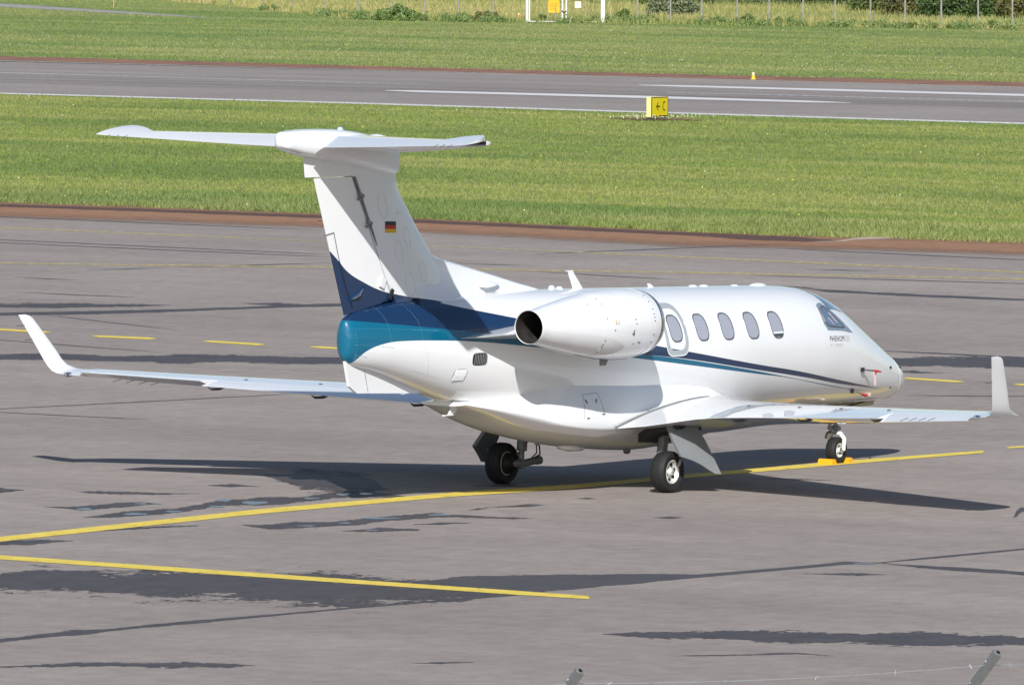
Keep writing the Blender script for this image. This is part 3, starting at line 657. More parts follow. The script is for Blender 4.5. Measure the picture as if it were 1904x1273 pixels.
# ---- landing gear
def wheel(name, c, rad, wid, parent, rimr, axis_side, rim_mat=M_RIM, spokes=6):
    t = wid / 2; k = rad - rimr
    prof = [(-t * .72, rimr), (-t * .95, rimr + k * .25), (-t, rimr + k * .5), (-t * .92, rimr + k * .8), (-t * .66, rad - .006), (-t * .34, rad), (-t * .31, rad - .008), (-t * .27, rad), (t * .27, rad), (t * .31, rad - .008), (t * .34, rad), (t * .66, rad - .006), (t * .92, rimr + k * .8), (t, rimr + k * .5), (t * .95, rimr + k * .25), (t * .72, rimr)]
    w = MB().revolve(prof, c, (0, 1, 0), 48, False, False).build('wheel', M_RUBBER, parent)
    s = axis_side
    for sd in (-1, 1):
        pr = [(sd * t * .70, rimr + .002), (sd * t * .80, rimr - .012), (sd * t * .62, rimr - .03), (sd * t * .38, rimr * .72), (sd * t * .34, rimr * .42), (sd * t * .55, rimr * .30), (sd * t * .78, rimr * .24), (sd * t * .80, rimr * .12), (sd * t * .74, 0.001)]
        MB().revolve(pr, c, (0, 1, 0), 40, False, True).build('rim', rim_mat, w)
        for i in range(spokes):
            a = 2 * math.pi * i / spokes + .3; p = Vector(c) + Vector((math.cos(a) * rimr * .60, sd * t * .40, math.sin(a) * rimr * .60))
            MB().revolve([(-.012, rimr * .125), (.012, rimr * .125), (.0125, 0)], p, (0, sd, 0), 12).build('rim_hole', M_SOOT_SHADE, w)
        MB().revolve([(0, rimr * .13), (.02, rimr * .12), (.021, 0)], Vector(c) + Vector((0, sd * t * .74, 0)), (0, sd, 0), 14).build('hub_cap', M_GREYM, w)
    return w
def main_gear(side):
    g = empty('main_landing_gear', (0, 0, 0), jet); S = lambda x, y, z: Vector((x, side * y, z))
    cx, cy, cz = -8.276, 1.366, .286
    wheel('wheel', (cx, side * cy, cz), .288, .235, g, .168, side)
    st = MB().tube([S(-8.03, 1.17, .95), S(-8.05, 1.165, .80)], .045, 14).tube([S(-8.05, 1.165, .80), S(-8.10, 1.155, .46)], .074, 16).tube([S(-8.10, 1.155, .47), S(-8.12, 1.15, .30)], .042, 14).build('strut', M_GREYM, g)
    MB().tube([S(-8.055, 1.164, .765), S(-8.058, 1.164, .745)], .068, 16).tube([S(-8.09, 1.157, .53), S(-8.094, 1.156, .505)], .066, 16).build('strut_collar', M_FRAME, g)
    MB().tube([S(-7.86, 1.06, .315), S(-8.0, 1.10, .30), S(-8.16, 1.15, .275), S(cx, 1.26, cz)], [.05, .052, .052, .045], 14).build('trailing_arm', M_GREYM, g)
    MB().tube([S(-7.80, 1.05, .32), S(-7.88, 1.06, .315)], .06, 14).build('damper_end', M_GREYM, g); MB().tube([S(-8.14, 1.10, .28), S(-8.14, 1.2, .28)], .07, 14).build('arm_pivot', M_GREYM, g)
    MB().revolve([(-.02, .155), (.02, .15), (.04, .11), (.06, .10), (.09, .06)], S(cx, cy - .09, cz), (0, -side, 0), 20).build('brake', M_SOOT_SHADE, g)  # brake drawn large and black to put shade on the inboard rim
    MB().tube([S(-7.93, 1.06, .80), S(-7.94, 1.05, .6), S(-7.86, 1.02, .52), S(-7.83, 1.03, .40), S(-7.95, 1.08, .34)], .012, 6).build('brake_hose', M_SOOT_SHADE, g)
    MB().tube([S(-7.95, 1.12, .82), S(-7.95, 1.08, .62), S(-7.89, 1.05, .53), S(-7.87, 1.06, .42), S(-8.0, 1.10, .32)], .010, 6).build('brake_hose', M_SOOT_SHADE, g)
    MB().tube([S(-7.72, .70, .72), S(-8.06, 1.14, .60)], .04, 10).build('side_brace', M_GREYM, g)
    # fairing door on the outboard side of the leg
    D = [S(-8.42, 1.46, .93), S(-7.88, 1.60, .895), S(-7.85, 1.73, .68), S(-7.83, 1.87, .41), S(-7.82, 1.96, .255), S(-7.95, 1.94, .265), S(-8.06, 1.90, .33), S(-8.18, 1.86, .40), S(-8.31, 1.81, .46), S(-8.48, 1.73, .52), S(-8.46, 1.58, .73)]
    D2 = [p + Vector((.02, -side * .045, -.004)) for p in D]
    n = len(D); MB().add(D + D2, [tuple(range(n)), tuple(reversed(range(n, 2 * n)))] + [(i, (i + 1) % n, (i + 1) % n + n, i + n) for i in range(n)]).build('gear_door', M_DOORG, g, sharp=50)
    MB().tube([S(-8.30, 1.60, .46), S(-8.18, 1.50, .38), S(-8.05, 1.20, .42)], .022, 8).build('door_link', M_GREYM, g)
    return g
for sd in (-1, 1): main_gear(sd)
ng = empty('nose_landing_gear', (0, 0, 0), jet)
wheel('wheel', (-1.705, 0, .19), .192, .165, ng, .105, -1, M_WHITEGEAR, 5)
MB().tube([(-1.76, 0, .95), (-1.745, 0, .72)], .05, 12).tube([(-1.745, 0, .74), (-1.725, 0, .50)], .034, 12).build('strut', M_GREYM, ng)
MB().box((-1.745, 0, .70), (.16, .20, .11)).box((-1.75, 0, .74), (.30, .06, .05)).build('steering_collar', M_GREYM, ng)
MB().tube([(-1.95, .03, .66), (-1.86, .0, .70)], .022, 8).tube([(-1.60, -.08, .69), (-1.56, -.12, .62), (-1.64, -.10, .60)], .016, 6).tube([(-1.85, -.02, .67), (-1.93, -.01, .52)], .022, 8).tube([(-1.93, -.01, .52), (-1.74, 0, .445)], .024, 8).build('torque_link', M_GREYM, ng)
MB().tube([(-1.725, -.06, .50), (-1.725, .06, .50)], .045, 12).tube([(-1.72, 0, .52), (-1.72, 0, .43)], .05, 12).build('fork_head', M_GREYM, ng)
MB().tube([(-1.725, 0, .44), (-1.715, -.07, .435), (-1.69, -.122, .36), (-1.705, -.125, .19)], [.03, .036, .034, .026], 10).tube([(-1.725, 0, .44), (-1.715, .07, .435), (-1.69, .122, .36), (-1.705, .125, .19)], [.03, .036, .034, .026], 10).build('fork', M_WHITEGEAR, ng)
MB().tube([(-1.705, -.13, .19), (-1.705, .13, .19)], .02, 10).build('axle', M_STEEL, ng)
MB().tube([(-1.90, .06, .37), (-1.86, .06, .44), (-1.76, .06, .46)], .02, 6).build('wheel_scraper', M_OLIVE, ng)
MB().box((-1.78, 0, .865), (.62, .30, .03)).build('gear_bay', M_OLIVE, ng)
MB().prism([(-1.55, .24, .875), (-.16, .30, .865), (-.16, .34, .755), (-1.55, .30, .735)], (0, .012, 0)).build('gear_door', M_DOORG, ng, smooth=False)
MB().tube([(-1.62, -.05, .80), (-1.35, -.06, .83), (-.95, -.07, .872)], [.016, .014, .01], 6).build('door_rod', M_DARK, ng)

#@@GROUND
# ================================================================== GROUND DATA (metres, measured on the tarmac plane)
APRON_EDGE = [(64.46,69.76),(64.59,64.96),(64.58,60.18),(64.4,55.38),(63.32,49.5),(62.21,44.02),(61.86,41.55),(62.08,39.71),(62.75,39.0),(62.31,37.88),(62.35,35.08),(61.99,30.84)]
RUN_NEAR = [(136.84,126.23),(136.44,119.09),(136.19,104.89),(135.09,91.16),(134.3,78.0),(134.09,72.24)]
RUN_FAR = [(172.38,153.96),(172.49,146.25),(172.04,129.91),(171.19,114.5),(170.62,99.67),(170.5,93.14)]
DIRT_FAR = [(177.07,157.61),(176.92,149.58),(175.76,132.51),(175.12,117.04),(175.49,102.58),(175.61,96.08)]
MOW_EDGE = [(297.9,251.89),(284.66,230.75),(274.87,213.08),(265.48,201.64),(246.57,181.94),(245.71,171.07),(248.45,160.5),(252.87,148.75),(255.96,142.21)]
PAINT = [('stand_lead_in_line','Y',[(-21.25,0.81,-21.91,0.31),(-20.52,0.84,-21.18,0.35),(-18.55,0.93,-19.21,0.44),(-16.51,1.02,-17.19,0.52),(-14.42,1.11,-15.11,0.61),(-12.33,1.0,-13.01,0.53),(-10.19,0.9,-10.86,0.44),(-7.88,0.49,-8.56,0.04),(-5.14,0.38,-5.81,-0.05),(-4.03,0.32,-4.69,-0.1),(-0.96,0.14,-1.61,-0.26),(2.01,-0.23,1.56,-0.5)]),('stand_edge_line','Y',[(-22.92,-0.46,-23.46,-0.87),(-22.95,-0.98,-23.49,-1.39),(-23.04,-2.38,-23.57,-2.77),(-23.13,-3.76,-23.65,-4.14),(-23.21,-5.12,-23.72,-5.48),(-23.3,-6.45,-23.8,-6.81),(-23.38,-7.77,-23.87,-8.11),(-23.46,-9.07,-23.95,-9.4),(-23.56,-10.18,-23.95,-10.44)]),('taxi_dash','Y',[(19.16,31.46,19.01,31.35),(19.33,31.43,18.84,31.05),(19.22,30.58,18.7,30.19),(19.11,29.74,18.56,29.34),(18.92,29.44,18.75,29.31)]),('taxi_dash','Y',[(18.41,28.12,18.27,28.01),(18.58,28.08,18.1,27.72),(18.64,27.05,18.1,26.66),(18.46,26.76,18.29,26.63)]),('taxi_dash','Y',[(18.36,25.65,18.22,25.55),(18.53,25.61,18.05,25.27),(18.35,24.49,17.82,24.11),(18.17,24.2,18.0,24.08)]),('taxi_dash','Y',[(18.13,23.19,17.99,23.09),(18.3,23.15,17.83,22.81),(18.18,21.97,17.65,21.61),(18.0,21.69,17.83,21.58)]),('taxi_dash','Y',[(17.26,12.79,17.12,12.71),(17.42,12.74,16.97,12.46),(17.24,11.75,16.73,11.43),(17.07,11.49,16.91,11.4)]),('taxi_dash','Y',[(16.92,10.35,16.79,10.27),(17.08,10.3,16.64,10.03),(16.87,9.25,16.38,8.95),(16.7,9.0,16.55,8.91)]),('taxi_dash','Y',[(16.64,8.01,16.51,7.94),(16.8,7.97,16.36,7.7),(16.78,7.05,16.29,6.76),(16.62,6.81,16.46,6.72)]),('taxi_line','Y2',[(53.5,57.52,53.16,57.26),(53.45,56.57,53.09,56.3),(53.19,53.78,52.83,53.52),(52.93,51.04,52.58,50.79),(52.41,46.69,52.28,46.59),(52.28,43.89,52.1,43.77),(52.14,41.14,51.93,40.99),(51.72,37.23,51.32,36.97),(51.46,34.91,51.05,34.64),(51.21,32.62,50.78,32.35),(50.96,30.36,50.52,30.09),(50.71,28.13,50.26,27.87),(50.55,26.93,50.1,26.67)]),('taxi_line','Y2',[(39.37,46.8,39.03,46.54),(39.63,46.16,39.29,45.9),(40.43,44.62,40.08,44.37),(41.23,43.09,40.88,42.84),(42.02,41.56,41.67,41.31),(42.82,40.04,42.47,39.79),(43.58,38.38,43.22,38.13),(44.34,36.73,43.97,36.48),(45.1,35.08,44.72,34.83),(45.86,33.44,45.46,33.18),(46.45,31.73,46.04,31.47),(47.03,30.02,46.62,29.76),(47.62,28.32,47.2,28.07),(48.2,26.64,47.77,26.38),(48.45,25.69,48.01,25.44)]),('runway_edge_line','W',[(137.89,121.54,136.78,120.7),(137.8,120.11,136.69,119.28),(137.74,116.47,136.61,115.64),(137.68,112.88,136.54,112.06),(137.62,109.34,136.46,108.52),(137.56,105.84,136.39,105.02),(137.28,102.32,136.09,101.51),(137.01,98.85,135.8,98.04),(136.74,95.42,135.52,94.62),(136.47,92.04,135.24,91.25),(136.27,88.67,135.02,87.88),(136.07,85.35,134.81,84.56),(135.87,82.06,134.6,81.29),(135.68,78.83,134.39,78.06),(135.55,77.09,134.27,76.33)]),('runway_edge_line','W2',[(171.72,147.21,171.21,146.82),(171.68,145.63,171.09,145.2),(171.73,141.6,171.12,141.15),(171.78,137.62,171.14,137.16),(171.83,133.69,171.17,133.21),(171.88,129.8,171.19,129.32),(171.68,125.89,170.99,125.41),(171.49,122.02,170.8,121.56),(171.29,118.21,170.61,117.76),(171.1,114.44,170.43,114.01),(170.96,110.67,170.28,110.24),(170.83,106.95,170.13,106.51),(170.69,103.27,169.99,102.84),(170.56,99.64,169.85,99.21),(170.45,97.68,169.74,97.26)]),('runway_marking','W',[(150.08,112.87,149.65,112.57),(150.68,112.07,148.96,110.89),(150.96,107.5,148.93,106.14),(151.24,102.98,148.91,101.47),(150.89,99.52,148.89,98.25),(150.54,96.11,148.87,95.06),(149.77,93.91,149.46,93.71)]),('runway_marking','W',[(162.48,110.58,161.9,110.2),(163.04,109.09,161.42,108.05),(163.06,105.42,161.29,104.29),(163.09,101.79,161.15,100.58),(162.98,98.4,160.95,97.16),(162.88,95.06,160.75,93.78),(162.8,93.17,160.68,91.91)]),('runway_centre_line','W3',[(158.7,137.33,157.4,136.35),(158.72,135.87,157.42,134.9),(158.33,131.58,157.28,130.8),(157.95,127.35,157.14,126.76),(157.77,123.57,156.97,122.99),(157.6,119.83,156.8,119.27),(157.26,115.98,156.81,115.67)]),('runway_centre_line','W3',[(155.32,104.77,154.77,104.41),(155.81,101.59,154.94,101.03),(155.81,97.96,154.84,97.35),(155.81,94.38,154.74,93.72),(155.82,90.84,154.64,90.14),(155.76,89.02,154.59,88.32)]),('stand_edge_line','Y',[(2.87,-0.12,2.7,-0.22),(3.04,-0.08,2.71,-0.28),(4.56,-0.3,4.13,-0.55)])]
